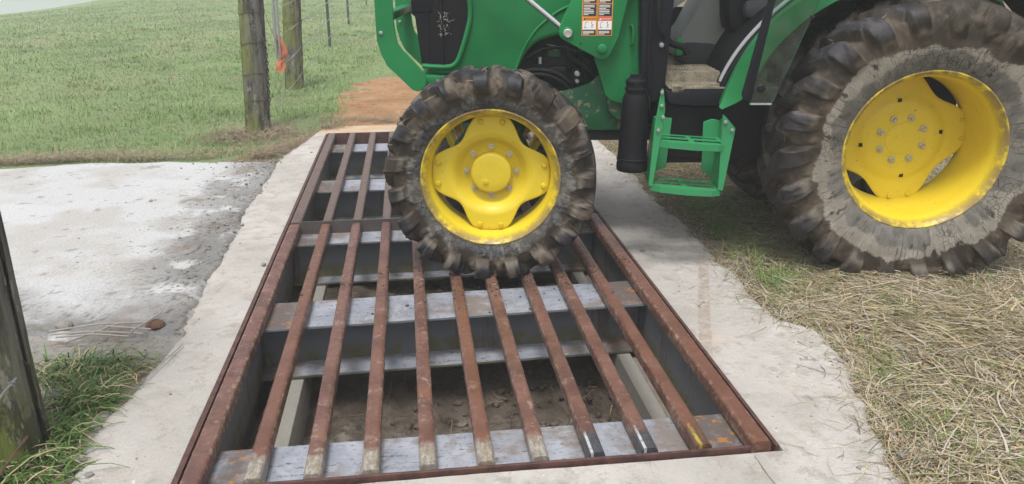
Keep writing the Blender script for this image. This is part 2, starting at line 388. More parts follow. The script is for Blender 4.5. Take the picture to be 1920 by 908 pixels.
def post_mat(name, moss):
    k = Mat(name, .9, 0, .2); ov = k.objvec(); o = k.xyz(ov)
    gr = k.noise(1, 7, .75, k.stretch((16, 16, 1.6), ov)); fine = k.noise(1, 6, .8, k.stretch((70, 70, 4), ov)); n1 = k.noise(3.2, 5, .65, ov)
    c = k.mix(k.step(gr, .38, .60), (.042, .041, .036), (.165, .158, .138)); c = k.mix(k.step(fine, .58, .74), c, (.27, .245, .21)); c = k.mix(k.step(fine, .42, .30), c, (.025, .022, .02))
    side = k.step(k.math('SUBTRACT', k.math('MULTIPLY', o[0], -6), k.math('MULTIPLY', o[2], moss[1])), moss[0]-.35, moss[0]+.55)
    m = k.math('MULTIPLY', side, k.step(n1, .32, .60)); c = k.mix(k.math('MULTIPLY', m, .85), c, k.mix(fine, (.10, .125, .024), (.25, .285, .06)))
    pl = k.math('MULTIPLY', k.step(k.noise(1, 5, .75, k.stretch((9, 9, 3), ov)), .54, .60), .65); c = k.mix(pl, c, (.034, .031, .027)); c = k.mix(k.math('MULTIPLY', k.step(k.noise(1, 5, .75, k.stretch((14, 14, 5), ov)), .58, .62), .6), c, (.33, .31, .27))
    k.color(c); k.bump(k.math('ADD', gr, k.math('MULTIPLY', fine, .5)), .010, 1); return k.m
POST1, POST2 = post_mat('mossy_post', (-.40, .22)), post_mat('very_mossy_post', (-.75, .10)); POST3 = post_mat('weathered_post', (-1.1, 1.0))
WIRE = plain('galvanised_wire', (.34, .34, .34), .5, .6, .3, 60); RUSTWIRE = plain('rusty_wire', (.14, .085, .06), .7, .3, .4, 80)
TPOST = plain('dark_green_post_paint', (.035, .05, .042), .6, 0, .4, 30); STRAP = plain('orange_webbing', (.50, .155, .085), .75, 0, .25, 60); GALV = plain('galvanised_rod', (.42, .43, .44), .45, .7, .2, 40)
STONE = plain('grey_stone', (.24, .225, .20), .9, 0, .6, 40, .004); TWIG = plain('weathered_stalk', (.33, .30, .27), .9, 0, .4, 60); CURB = plain('footing_concrete', (.29, .275, .24), .9, 0, .45, 22, .004)
GRAVELM = plain('pit_gravel', (.22, .19, .16), .95, 0, .5, 45, .01)

# ---------------------------------------------------------------- the ground
PX0, PX1, PY0, PY1 = -.068, 1.905, -.035, 5.385          # opening in the slab
def field_z(x, y):
    d2 = x*x+y*y; u = x/np.maximum(y, .1)
    k = 1.0e-4+4.5e-4*sstep(-.22, -.50, u)
    k = np.where(y < 1, 1.0e-4, k)
    z = -k*np.maximum(d2-60, 0)
    z = z-.035+.05*(fbm(x*.5, y*.5, sd=3)-.5)+.02*(fbm(x*3, y*3, sd=5)-.5)
    z = z+.03*sstep(5.0, 6.5, y)*sstep(.5, -.3, x)
    z = z-.03*sstep(2.35, 2.7, x)*sstep(4, 3, y)
    z = z-.07*sstep(-.15, -.3, x)*sstep(1.5, 1.3, y)*sstep(-3., -2.2, x)
    z = z-.06*sstep(-5.4, -5.0, x)*sstep(2.3, 2.1, x)*sstep(4.45, 4.3, y)*sstep(.9, 1.2, y)-.05*sstep(-.5, -.2, x)*sstep(2.2, 2.0, x)*sstep(5.7, 5.5, y)*sstep(4.0, 4.4, y)
    inside = (x > PX0-.12) & (x < PX1+.12) & (y > PY0-.12) & (y < PY1+.12)
    return np.where(inside, -.95, z)
def axis(lo, hi, c0, c1, fine, grow):
    a = list(np.arange(c0, c1+1e-6, fine)); s = fine
    while a[-1] < hi: s *= grow; a.append(a[-1]+s)
    s = fine
    while a[0] > lo: s *= grow; a.insert(0, a[0]-s)
    return np.array(a)
xs, ys = axis(-260, 260, -3.0, 5.0, .06, 1.09), axis(-60, 320, -1.5, 8.0, .06, 1.08)
X, Y = np.meshgrid(xs, ys, indexing='ij')
tag(np_mesh('field', np.stack([X, Y, field_z(X, Y)], -1).reshape(-1, 3), grid_faces(len(xs), len(ys)), FIELD), kind='structure')

LEFT_Y = [-2.5, -.2, .05, .13, .38, .59, .84, 1.14, 1.49, 1.92, 2.44, 3.11, 3.66, 4.32, 5.13, 5.6, 5.9]
LEFT_X = [-.50, -.47, -.44, -.45, -.46, -.44, -.41, -.38, -.38, -.40, -.40, -.43, -.42, -.42, -.29, -.2, -.1]
RIGHT_Y = [-2.5, -.6, -.28, -.14, .08, .33, .58, .83, .96, 1.08, 1.35, 1.81, 2.29, 2.88, 3.61, 4.45, 5.9]
RIGHT_X = [2.12, 2.20, 2.25, 2.28, 2.31, 2.41, 2.48, 2.51, 2.43, 2.40, 2.41, 2.41, 2.42, 2.43, 2.44, 2.47, 2.5]
def left_edge(y): return np.interp(y, LEFT_Y, LEFT_X)+.05*(fbm(y*7, 3.3, sd=8)-.5)+.03*(fbm(y*40, 1.3, sd=9)-.5)
def right_edge(y): return np.interp(y, RIGHT_Y, RIGHT_X)+.10*(fbm(y*6, 9.3, sd=18)-.5)+.03*(fbm(y*40, 4.3, sd=19)-.5)
def slab_z(x, y): return -.018+.010*(fbm(x*2.2, y*2.2, sd=21)-.5)+.004*(fbm(x*18, y*18, sd=22)-.5)
V = []; F = []; base = 0
def patch(x0, x1, y, n, drop0=False, drop1=False):
    """rows at each y from x0(y) to x1(y); an edge that ends the slab drops to the soil"""
    global base
    t = np.linspace(0, 1, n); XX = x0[:, None]*(1-t)+x1[:, None]*t; YY = np.repeat(y[:, None], n, 1); ZZ = slab_z(XX, YY)
    e0 = XX-x0[:, None]; e1 = x1[:, None]-XX
    crumb = fbm(XX*26, YY*26, sd=31)
    if drop0: ZZ = ZZ-.05*sstep(.10, 0, e0)*(.35+crumb)
    if drop1: ZZ = ZZ-.05*sstep(.08, 0, e1)*(.35+crumb)
    V.append(np.stack([XX, YY, ZZ], -1).reshape(-1, 3)); F.append(grid_faces(len(y), n)[:, ::-1]+base); base += XX.size
ya = np.concatenate([np.arange(-2.5, PY0, .03), [PY0], np.arange(PY0+.025, PY1, .025), [PY1], np.arange(PY1+.03, 5.75, .03)])
patch(left_edge(ya), np.full(len(ya), PX0), ya, 26, drop0=True); patch(np.full(len(ya), PX1), right_edge(ya), ya, 30, drop1=True)
yn = ya[ya <= PY0]; patch(np.full(len(yn), PX0), np.full(len(yn), PX1), yn, 60)
yf = ya[ya >= PY1]; patch(np.full(len(yf), PX0), np.full(len(yf), PX1), yf, 60)
for (ax, ay), (bx, by) in (((PX0, PY0), (PX1, PY0)), ((PX1, PY0), (PX1, PY1)), ((PX1, PY1), (PX0, PY1)), ((PX0, PY1), (PX0, PY0))):   # walls of the opening
    n = 40; t = np.linspace(0, 1, n); xx, yy = ax+(bx-ax)*t, ay+(by-ay)*t
    w = np.stack([np.stack([xx, yy, slab_z(xx, yy)], -1), np.stack([xx, yy, np.full(n, -.8)], -1)], 1).reshape(-1, 3)
    V.append(w); F.append(grid_faces(n, 2)+base); base += len(w)
tag(np_mesh('concrete_slab', np.concatenate(V), np.concatenate(F), CONC), kind='structure')

# crushed, half-set white lime rubble to the left of the slab
gx, gy = np.arange(-5.2, -.2, .016), np.arange(.85, 4.75, .016)
X, Y = np.meshgrid(gx, gy, indexing='ij')
ed = np.interp(Y, LEFT_Y, LEFT_X)+.10*(fbm(Y*5, 7.7, sd=40)-.35)
dR = ed+.09-X; dF = 4.47+.10*(fbm(X*4, 2.2, sd=41)-.5)+.04*np.sin(X*3)-Y; dN = Y-(1.13+.25*(fbm(X*3, 6.2, sd=42)-.5)+.42*sstep(-.75, -1.5, X))
inner = np.minimum(np.minimum(dR, dF), dN)
rough = np.maximum(sstep(.62, .02, dR+.35*(fbm(X*2, Y*2, sd=55)-.5)), sstep(.50, .02, dN+.3*(fbm(X*2, Y*2, sd=56)-.5)))*(.35+.9*fbm(X*2.5, Y*2.5, sd=43))
def cells(x, y, s, sd):
    xi, yi = np.floor(x/s), np.floor(y/s); d1 = np.full(x.shape, 9.); d2 = d1.copy(); hh = d1.copy()
    for i in (-1, 0, 1):
        for j in (-1, 0, 1):
            cx, cy = (xi+i), (yi+j); px = (cx+_h(cx.astype(np.int64), cy.astype(np.int64), 0, sd))*s; py = (cy+_h(cx.astype(np.int64), cy.astype(np.int64), 1, sd))*s
            dd = np.hypot(x-px, y-py); n = dd < d1; d2 = np.where(n, d1, np.minimum(d2, dd)); hh = np.where(n, _h(cx.astype(np.int64), cy.astype(np.int64), 2, sd), hh); d1 = np.where(n, dd, d1)
    return (d2-d1)/s, hh
wx, wy = X+.03*fbm(X*14, Y*14, sd=50), Y+.03*fbm(X*14, Y*14, sd=51)
e1, h1 = cells(wx, wy, .052, 61); e2, h2 = cells(wx, wy, .034, 62)
lump = rough*sstep(.38, .60, fbm(X*5, Y*5, sd=54)+.25*sstep(.5, .0, dN))*(.007*sstep(0, .12, e1)*(.1+h1)+.005*sstep(0, .15, e2)*(.1+h2))
fl = fbm(X*4, Y*4, sd=44)
flat = .012*(fbm(X*1.3, Y*1.3, sd=45)-.3)+.006*(fbm(X*7, Y*7, sd=46)-.5)+(.003+.010*np.clip(rough, 0, 1))*(fbm(X*30, Y*30, sd=47)-.5)
Z = -.024+flat+lump+.012*sstep(0, .5, inner)
Z = np.where(inner < .06, Z-.11*sstep(.06, -.02, inner), Z)
c = mixc((.52, .52, .518), (.46, .445, .42), sstep(.42, .68, fl)); c = mixc(c, np.array((.54, .54, .54)), sstep(.5, .7, fbm(X*1.1, Y*2.0, sd=48)))
c = mixc(c, np.array((.20, .195, .185)), np.clip(rough*1.25, 0, 1)*.92*sstep(.36, .52, fbm(X*6, Y*6, oct=6, sd=49)+.12*sstep(.5, .0, np.minimum(dR, dN)))); c = mixc(c, np.array((.12, .10, .085)), np.clip(rough*1.4, 0, 1)*sstep(.12, .02, e1)*sstep(.35, .55, fbm(X*5, Y*5, sd=54)))
c = mixc(c, np.array((.17, .125, .09)), sstep(.62, .72, fbm(X*3.2, Y*3.2, sd=52))*sstep(.55, .1, dR)*.8)
c = mixc(c, np.array((.20, .18, .15)), sstep(.72, .76, fbm(X*16, Y*16, sd=53))*.6)
fc = grid_faces(len(gx), len(gy)); keep = (inner.ravel() > -.03)[fc].any(1)
tag(np_mesh('lime_rubble', np.stack([X, Y, Z], -1).reshape(-1, 3), fc[keep], LIME, col=c.reshape(-1, 3)), kind='structure')
lime_h = lambda x, y: Z[np.clip(((x+5.2)/.016).astype(int), 0, len(gx)-1), np.clip(((y-.85)/.016).astype(int), 0, len(gy)-1)]

# bare orange clay beyond the far end of the slab
gx, gy = np.arange(-.75, 7.0, .035), np.arange(5.55, 10.2, .035)
X, Y = np.meshgrid(gx, gy, indexing='ij'); lf = np.interp(Y, [5.55, 5.9, 6.3, 6.8, 7.4, 8.2, 9.3, 10.2], [-.10, -.12, -.10, -.22, -.12, -.12, .16, .5])+.35*(fbm(Y*2.2, 1.1, sd=70)-.5)+.1*(fbm(X*9, Y*9, sd=71)-.5)
inner = np.minimum(X-lf, np.minimum(9.5+.25*X-.0*X+.5*(fbm(X*2, 8.8, sd=72)-.5)-Y, 9.95-Y))
Zc = field_z(X, Y)+.012+.05*(fbm(X*5, Y*5, sd=73)-.5)+.03*(fbm(X*17, Y*17, sd=74)-.5)-.08*sstep(.12, -.05, inner); fc = grid_faces(len(gx), len(gy)); keep = (inner.ravel() > -.06)[fc].any(1)
tag(np_mesh('clay_patch', np.stack([X, Y, Zc], -1).reshape(-1, 3), fc[keep], CLAY), kind='structure')

# the pit under the grid
gx, gy = np.linspace(PX0, PX1, 150), np.linspace(PY0, PY1, 360); X, Y = np.meshgrid(gx, gy, indexing='ij')
Zp = -.60+.07*(fbm(X*3, Y*3, sd=80)-.5)+.05*(fbm(X*14, Y*14, sd=81)-.5)+.03*np.abs(fbm(X*28, Y*28, sd=82)-.5)+.17*sstep(1.15, 2.1, Y)+.06*sstep(.7, .3, X)
tag(np_mesh('pit_floor', np.stack([X, Y, Zp], -1).reshape(-1, 3), grid_faces(len(gx), len(gy)), PIT), kind='structure')
for x0, x1 in ((.085, .175), (1.695, 1.765)):
    tag(MB().box((x0, .02, -.75), (x1, 5.36, -.335)).build('footing_wall', CURB, bevel=.008), kind='structure')
for x0, x1 in ((.02, .083), (1.767, 1.825)):
    n = 260; gx = np.linspace(x0, x1, 10); gy = np.linspace(.0, 5.36, n); X, Y = np.meshgrid(gx, gy, indexing='ij')
    zz = -.37+.05*(fbm(X*30, Y*30, sd=85)-.5)
    tag(np_mesh('footing_gravel', np.stack([X, Y, zz], -1).reshape(-1, 3), grid_faces(len(gx), n), GRAVELM), kind='structure')

# ---------------------------------------------------------------- the cattle guard, in two welded sections
P = .183
def tube_bar(L, w=.056, h=.062, r=.015):
    s = MB(); pts = []
    for cx, cz, a0 in ((w/2-r, -r, 0), (-w/2+r, -r, 90), (-w/2+r, -h+r, 180), (w/2-r, -h+r, 270)):
        pts += [(cx+r*math.cos(math.radians(a0+t)), cz+r*math.sin(math.radians(a0+t))) for t in (0, 30, 60, 90)]
    s.prism(pts, 0, L); return s
def ibeam(y0, y1, x0, x1, skew=0., top=-.0665, H=.262):
    s = MB(); t = .014; ym = (y0+y1)/2
    prof = [(y0, top-t), (y0, top), (y1, top), (y1, top-t), (ym+.006, top-t), (ym+.006, top-H+t), (y1, top-H+t), (y1, top-H), (y0, top-H), (y0, top-H+t), (ym-.006, top-H+t), (ym-.006, top-t)]
    n = len(prof); V = [(x0, y, z) for y, z in prof]+[(x1, y+skew, z) for y, z in prof]
    s.add(V, [tuple(range(n)), tuple(range(2*n-1, n-1, -1))]+[(i, (i+1) % n, n+(i+1) % n, n+i) for i in range(n)]); return s
near_ends = [(.0, .0), (.183, .005), (.366, .004), (.549, .003), (.732, .003), (.915, .003), (1.098, .003), (1.281, .003), (1.464, .003), (1.647, .003)]
def section(label, y0, y1, beams, near):
    root = empty('cattle_guard', (0, y0, 0)); tag(root, label, 'cattle guard', 'welded sections of the cattle guard')
    L = y1-y0; protos = {}
    def bar(x, m, name, dy=0., length=None, z=0.):
        k = (name, m.name)
        if k not in protos: protos[k] = tube_bar(length or L-.012, **({'w': .066, 'h': .064} if name == 'rail' else {})).build(name, m, root, recalc=True); o = protos[k]
        else: o = protos[k].copy(); link(o, root)
        o.location = (x, dy, z); return o
    BN = BARN if near else BARF; bar(-.006, BN, 'rail'); bar(1.846, BN, 'rail')
    for i in range(1, 10):
        m = (BARB if i < 7 else BARK if i < 9 else BARY) if near else BN
        o = bar(P*i+random.uniform(-.003, .003), m, 'bar', .012+random.uniform(-.004, .004), L-.03, random.uniform(-.0025, .0005))
        o.rotation_euler = (0, random.uniform(-.03, .03), random.uniform(-.0012, .0012))
        if near and i == 8: tag(o, 'bar with a ground black end')
    for y, w, sk, x0, x1 in beams:
        o = ibeam(y-y0, y-y0+w, x0, x1, sk).build('beam', BEAM, root, bevel=.002, seg=1)
    for x0, x1 in ((-.062, -.044), (1.884, 1.897)):                       # thin form plate cast into the slab along each rail
        MB().box((x0, -.02, -.30), (x1, L+.0, -.006)).build('side_plate', PLATE, root)
    for x0, x1 in ((-.030, -.020), (1.842, 1.852)):
        MB().box((x0, .0, -.34), (x1, L-.01, -.066)).build('side_web', BEAM, root)
    return root, L
g1, L1 = section('nearer section of the rusty cattle guard carrying the tractor front wheel', 0, 2.60,
                 [(0, .276, .012, -.018, 1.840), (1.235, .30, .07, -.018, 1.840), (2.395, .20, .03, -.018, 1.840)], True)
MB().box((-.066, -.020, -.30), (1.80, -.008, -.0045)).build('end_plate', PLATE, g1, bevel=.001, seg=1)
s = MB(); s.prism_z([(.03, L1-.012), (1.81, L1-.002), (1.81, L1+.006), (.03, L1-.004)], -.08, .014); s.build('joint_angle', JOINT, g1, bevel=.0015, seg=1)
g2, L2 = section('farther section of the cattle guard, dull brown bars running on towards the clay patch', 2.63, 5.345,
                 [(3.555, .31, 0, -.018, 1.840), (4.845, .29, 0, -.018, 1.840)], False)
MB().box((-.045, L2+.0, -.30), (1.885, L2+.012, -.004)).build('end_plate', PLATE, g2, bevel=.001, seg=1)

# ---------------------------------------------------------------- the tractor: local x rearward, y inward, z up
TR = empty('tractor', (1.1, 1.62, 0), -.12)
tag(TR, 'muddy green farm tractor with yellow rims crossing the cattle guard', 'tractor')
def part(s, name, m, parent=TR, **kw): return s.build(name, m, parent, **kw)

def tyre_mesh(R, Wd, rim_r, nlug, lug_h, sd, dry):
    rb, Rc = rim_r-.010, R-lug_h; h = Rc-rb
    half = [(-.38*Wd, rb), (-.43*Wd, rb+.10*h), (-.495*Wd, rb+.33*h), (-.505*Wd, rb+.60*h), (-.485*Wd, rb+.83*h), (-.43*Wd, rb+.94*h), (-.24*Wd, rb+.985*h), (0, Rc)]
    prof = np.array(smooth_line(half+[(-a, r) for a, r in half[-2::-1]], 3))
    L = np.concatenate([[0], np.cumsum(np.hypot(*np.diff(prof, axis=0).T))]); ns, nth = 120, 1000
    l = np.linspace(0, L[-1], ns); a, r = np.interp(l, L, prof[:, 0]), np.interp(l, L, prof[:, 1])
    da, dr = np.gradient(a), np.gradient(r); nn = np.hypot(da, dr); na, nr = -dr/nn, da/nn
    th = np.arange(nth)*2*PI/nth; TH, Lc = np.meshgrid(th, l-L[-1]/2, indexing='ij')
    Hh = np.zeros_like(TH); crown = .47*Wd; pitch = 2*PI/nlug; ridge = np.zeros_like(TH)
    for sg in (-1, 1):
        q = Lc*sg; q = q+.02*Wd                                    # distance from the middle towards this side
        qs = np.clip(q, 0, None)
        ang = TH-(-sg*0)+sg*0 + .92*np.minimum(qs, crown*1.02)/Rc*1.0 + .25*np.maximum(qs-crown*1.02, 0)/Rc + (pitch/2 if sg > 0 else 0)
        k = np.round(ang/pitch); dth = (ang-k*pitch)*Rc*np.where(qs < crown, .74, .95)
        lugvar = _h((k % nlug).astype(np.int64), np.full(k.shape, sg+3).astype(np.int64), 0*k.astype(np.int64), sd)
        w = .020*R/.52+.013*sstep(0, crown, qs)+.006*(lugvar-.5); w = w*(1+.16*(fbm(TH*14, Lc*30, sd=sd+3)-.5))
        hh = lug_h*sstep(-.004, .03, q)*(1-sstep(crown*1.02, crown*1.02+.42*h, qs))*(.85+.3*lugvar)
        hh = hh*(1+.12*sstep(crown*.75, crown*1.05, qs))
        m = sstep(w+.008, w-.004, np.abs(dth))
        Hh = np.maximum(Hh, hh*m); ridge = np.maximum(ridge, m*(hh > lug_h*.25)*np.clip(hh/lug_h, 0, 1))
    xx, yy = np.cos(TH), np.sin(TH)
    f1 = fbm(xx*R*14, yy*R*14, Lc*14, oct=5, sd=sd+20); f2 = fbm(xx*R*45, yy*R*45, Lc*45, oct=4, sd=sd+21); f3 = fbm(xx*R*5, yy*R*5, Lc*5, oct=3, sd=sd+22)
    tread = sstep(crown+.55*h, crown+.05*h, np.abs(Lc))
    mudlev = tread*np.clip((f1-.50), 0, 1)*.05+tread*.004*sstep(.4, .6, f3)
    full = np.maximum(Hh, mudlev*.9)+((f2-.5)*.005+(f1-.5)*.004+.009*sstep(.58, .63, f1))*tread*(.5 if dry else .8)
    bead = np.minimum(1, (l[None, :]/.03))*np.minimum(1, ((L[-1]-l)[None, :]/.03)); full = full*bead
    if not dry: full = full+.006*sstep(.50, .56, f1)*sstep(crown+.75*h, crown+.55*h, np.abs(Lc))*(1-tread)*bead
    A = a[None, :]+na[None, :]*full; RR = r[None, :]+nr[None, :]*full
    # colours of rubber, wet mud and dried mud
    rub = mixc((.014, .015, .020), (.040, .042, .052), sstep(.35, .7, f2)); wet = mixc((.036, .028, .021), (.072, .055, .040), sstep(.35, .65, f1))
    mud = mixc((.092, .072, .052), (.150, .121, .090), sstep(.35, .65, f2)); dryc = mixc((.235, .212, .175), (.29, .265, .225), sstep(.4, .7, f1)); dust = mixc((.085, .082, .076), (.14, .133, .12), sstep(.35, .65, f1))
    top = ridge*sstep(.50, .85, ridge)
    out = Lc*0+np.abs(Lc)
    if dry:
        c = mixc(wet, mud, sstep(.46, .70, f3)*.65)
        c = mixc(c, mixc(wet*.6, rub*1.3, sstep(.4, .6, f3)), top*.8); c = mixc(c, dryc*.62, sstep(.12, .45, ridge)*sstep(.95, .6, ridge)*sstep(.46, .60, f1+.04)*.7)
        g1 = fbm(xx*R*4, yy*R*4, 0, sd=sd+33); g2 = fbm(xx*R*17, yy*R*17, Lc*17, sd=sd+34); g3 = fbm(xx*R*7+9, yy*R*7, Lc*3, sd=sd+36); g4 = fbm(xx*R*90, yy*R*90, Lc*12, sd=sd+37)
        edge1 = crown+.40*h+.13*(g1-.5)+.06*(g2-.5)
        band = sstep(-.003, .003, out-edge1); c = mixc(c, dryc, band)
        inr = sstep(-.006, .006, out-(crown+.60*h+.10*(g3-.5)+.05*(g2-.5))); grey = mixc((.105, .100, .092), (.165, .157, .142), sstep(.35, .65, g2))
        c = mixc(c, grey, inr*.9); c = mixc(c, dryc*.95, inr*sstep(.56, .62, g3)*.8); c = mixc(c, np.array((.055, .05, .045)), band*sstep(.66, .72, g4)*.7)
        c = mixc(c, wet*.8, band*sstep(.66, .70, fbm(xx*R*24, yy*R*24, Lc*24, sd=sd+38))*sstep(crown+.9*h, crown+.5*h, out))
        crack = band*sstep(.45, .6, g1)*.8
    else:
        c = mixc(wet, mud, sstep(.44, .70, f1*.5+f3*.5)*.8)
        sheen = top*sstep(.28, .42, f3+.10*(f2-.5)); c = mixc(c, rub, sheen*.92); c = mixc(c, mud*1.15, top*sstep(.60, .66, f1)*.8); c = mixc(c, dryc*.65, sstep(.12, .45, ridge)*sstep(.95, .6, ridge)*sstep(.46, .60, f1+.04)*.7)
        inr = sstep(crown+.40*h, crown+.50*h, out+.11*(f1-.5)); c = mixc(c, mixc(dust*.75, dust*1.25, sstep(.42, .6, f2)), inr)
        low = sstep(.45, .62, f3); c = mixc(c, rub*1.5, low*inr*.6); crack = inr*sstep(.35, .55, f3+.1)
    V = np.stack([RR*np.cos(TH), A, RR*np.sin(TH)], -1).reshape(-1, 3)
    return V, grid_faces(nth, ns, True), c.reshape(-1, 3), crack.ravel()
def add_attr(o, name, v):
    a = o.data.color_attributes.new(name, 'FLOAT_COLOR', 'POINT'); c4 = np.ones((len(v), 4), np.float32); c4[:, :3] = v[:, None]; a.data.foreach_set('color', c4.ravel())

def disc_mesh(lobe, waist, half, prof, n=192, thick=.010, hole=None):
    """pressed wheel disc: four lobes, dished; prof: list of (r, y)"""
    pr = np.array(prof); ph = np.arange(n)*2*PI/n; q = np.abs((ph+PI/4) % (PI/2)-PI/4)
    t = np.clip((q-half)/(PI/4-half), 0, 1); rm = lobe+(waist-lobe)*np.sin(t*PI/2)**1.3
    s_ = np.concatenate([np.linspace(0, .93, 30), [.96, .985, 1.0]]); V = []
    for side in (0, 1):
        R_ = s_[:, None]*rm[None, :]; y = np.interp(R_, pr[:, 0], pr[:, 1])+side*thick
        y = y+ (.0 if side else 0) + .006*sstep(.975, 1., s_)[:, None]*(1 if not side else -.3)
        V.append(np.stack([R_*np.cos(ph), y, R_*np.sin(ph)], -1).reshape(-1, 3))
    m = len(s_); f = grid_faces(m, n); wr = np.array([[i*n+n-1, i*n, (i+1)*n, (i+1)*n+n-1] for i in range(m-1)])[:, ::-1]
    f = np.concatenate([f, wr[:, ::-1]]); k = m*n; rim = np.array([[(m-1)*n+i, (m-1)*n+(i+1) % n, k+(m-1)*n+(i+1) % n, k+(m-1)*n+i] for i in range(n)])
    return np.concatenate(V), np.concatenate([f, f[:, ::-1]+k, rim])
def bolt_mb(r, hgt, dome=True):
    s = MB(); s.lathe([(r*1.55, 0), (r*1.55, -hgt*.25)], 14, cap=True); s.lathe([(r, -hgt*.2), (r, -hgt*.85), (r*.72, -hgt)], 6, cap=True, smooth=False); return s
def rivet_mb(r): return MB().lathe([(r, .002), (r, -.006), (r*.75, -.011), (.001, -.012)], 14)

def straw_bits(R, Wd, n, parent, sd):
    r2 = np.random.default_rng(sd); th = r2.uniform(0, 2*PI, n); y = r2.uniform(-.02, Wd*.55, n); rad = np.where(y < .02, r2.uniform(R*.86, R*.975, n), R*.95+r2.uniform(0, .02, n))
    V = []; F = []
    for i in range(n):
        p = Vector((rad[i]*math.cos(th[i]), y[i]-.035 if y[i] < .02 else y[i]-.02, rad[i]*math.sin(th[i]))); t = Vector((-math.sin(th[i]), r2.normal()*.5, math.cos(th[i]))); t += Vector(r2.normal(size=3))*.6; t.normalize()
        ln = r2.uniform(.02, .07); up_ = Vector((math.cos(th[i]), -.6, math.sin(th[i]))).normalized(); b = t.cross(up_).normalized()*.0011; k = len(V)
        q = [p-t*ln/2, p+up_*.004, p+t*ln/2+up_*.002]
        for v in q: V += [v-b, v+b]
        F += [(k, k+1, k+3, k+2), (k+2, k+3, k+5, k+4)]
    col = mixc((.20, .15, .09), (.42, .34, .22), r2.random(len(V)//6).repeat(6))
    o = np_mesh('stuck_straw', np.array([tuple(v) for v in V]), np.array(F), HAYM, col=col, parent=parent); o['kind'] = 'stuff'; return o

def wheel(name, loc, rz, camber, spec):
    R, Wd, rim, depth = spec['R'], spec['W'], spec['rim'], spec['depth']
    lip = [(rim-.020, .012), (rim-.012, .0), (rim-.004, -.006), (rim+.002, -.004), (rim+.005, .004), (rim+.003, .012), (rim-.004, .016)]
    inner = [(rim-.020, .012), (rim-.027, .020), (rim-.030, .040), (rim-.034, .052), (rim-.040, .062), (rim-.046, .10), (rim-.05, depth*.5), (rim-spec['well'], depth*.8), (rim-spec['well'], depth*.87), (rim-.03, depth*.93), (rim-.025, depth-.02), (rim, depth), (rim+.004, depth+.004)]
    s = MB().lathe(lip[::-1]+inner, 96); s.lathe([(rim-.012, .03), (rim-.03, .10), (rim-.03, depth*.5), (rim-spec['well']+.014, depth*.78), (rim-spec['well']+.014, depth*.88), (rim-.012, depth-.02)], 96)
    w = s.build(name, YELLOW, TR, recalc=False); w.location = loc; w.rotation_euler = (camber, 0, rz)
    ov = spec['off']
    V, F, c, cr = tyre_mesh(R, Wd, rim, spec['n'], spec['lug'], spec['sd'], spec['dry'])
    t = np_mesh('tyre', V, F[:, ::-1], TYRE, col=c, parent=w); t.location = (0, ov, 0); t.rotation_euler = (0, spec.get('spin', 0), 0); add_attr(t, 'Crack', cr)
    dV, dF = disc_mesh(*spec['disc']); dd = np_mesh('wheel_disc', dV, dF, YELLOW, parent=w); dd.rotation_euler = (0, spec['rot'], 0)
    try: dd.data.set_sharp_from_angle(angle=math.radians(50))
    except Exception: pass
    pr = np.array(spec['disc'][3]); yat = lambda r: float(np.interp(r, pr[:, 0], pr[:, 1]))
    b0 = None; rb = spec['bolt_r']
    for k in range(8):
        a = spec['bolt_a']+k*PI/4
        if b0 is None: b0 = bolt_mb(*spec['bolt']).build('wheel_bolt', STEEL, w); o = b0
        else: o = link(b0.copy(), w)
        o.location = (rb*math.cos(a), yat(rb)-.0015, rb*math.sin(a))
    r0 = None; lr = spec['disc'][0]*.915
    for k in range(4):
        for sg in (-1, 1):
            a = -spec['rot']+k*PI/2+sg*spec['disc'][2]*.72
            if r0 is None: r0 = rivet_mb(spec['rivet']).build('lobe_bolt', YELLOW2, w); o = r0
            else: o = link(r0.copy(), w)
            o.location = (lr*math.cos(a), yat(lr)-.001, lr*math.sin(a))
    if spec['cap']:
        cr_, y0, y1 = spec['cap']
        MB().lathe([(cr_, y0), (cr_, y1+.012), (cr_-.004, y1+.004), (cr_-.012, y1), (cr_*.5, y1-.001), (.001, y1-.001)], 56).build('hub_cap', YELLOW, w)
    else:
        MB().lathe([(.083, yat(.0)+.0), (.083, yat(0)-.003), (.079, yat(0)-.004), (.001, yat(0)-.005)], 48).build('hub_cap', YELLOW, w)
    straw_bits(R, Wd, 170 if not spec['dry'] else 90, w, spec['sd'])
    return w
FW = dict(well=.046, R=.528, W=.30, rim=.343, depth=.26, off=.125, n=19, lug=.046, sd=3, dry=False, spin=.05,
          disc=(.296, .222, .275, [(0, .165), (.118, .165), (.150, .150), (.185, .105), (.21, .092), (.30, .090)]), rot=.02, bolt_r=.128, bolt_a=PI/8*0+.0, bolt=(.0095, .020), rivet=.014, cap=(.103, .17, .105))
fwheel = wheel('front_wheel', (0, 0, .505), -.02, -.0, FW)
# oil plug and cast mark on the hub cap
s = MB().lathe([(.014, 0), (.014, -.006), (.010, -.008), (.001, -.008)], 20); s.build('hub_plug', YELLOW2, fwheel, loc=(-.028, .105, -.045))
RWS = dict(well=.064, R=.745, W=.42, rim=.402, depth=.40, off=.165, n=23, lug=.052, sd=9, dry=True, spin=.10,
          disc=(.354, .272, .21, [(0, .278), (.17, .278), (.20, .285), (.235, .302), (.36, .308)]), rot=-.15, bolt_r=.118, bolt_a=PI/8+.1, bolt=(.012, .026), rivet=.013, cap=None)
rwheel = wheel('rear_wheel', (2.155, .06, .622), -.045, .025, RWS)
for px, pz in ((0, .205), (.205, 0), (0, -.205), (-.205, 0)):               # square holes pressed in the rear disc
    a = .18; x, z = px*math.cos(a)-pz*math.sin(a), px*math.sin(a)+pz*math.cos(a)
    MB().box((-.010, -.002, -.010), (.010, .004, .010)).build('disc_hole', DARK, rwheel, loc=(x, .2865, z))
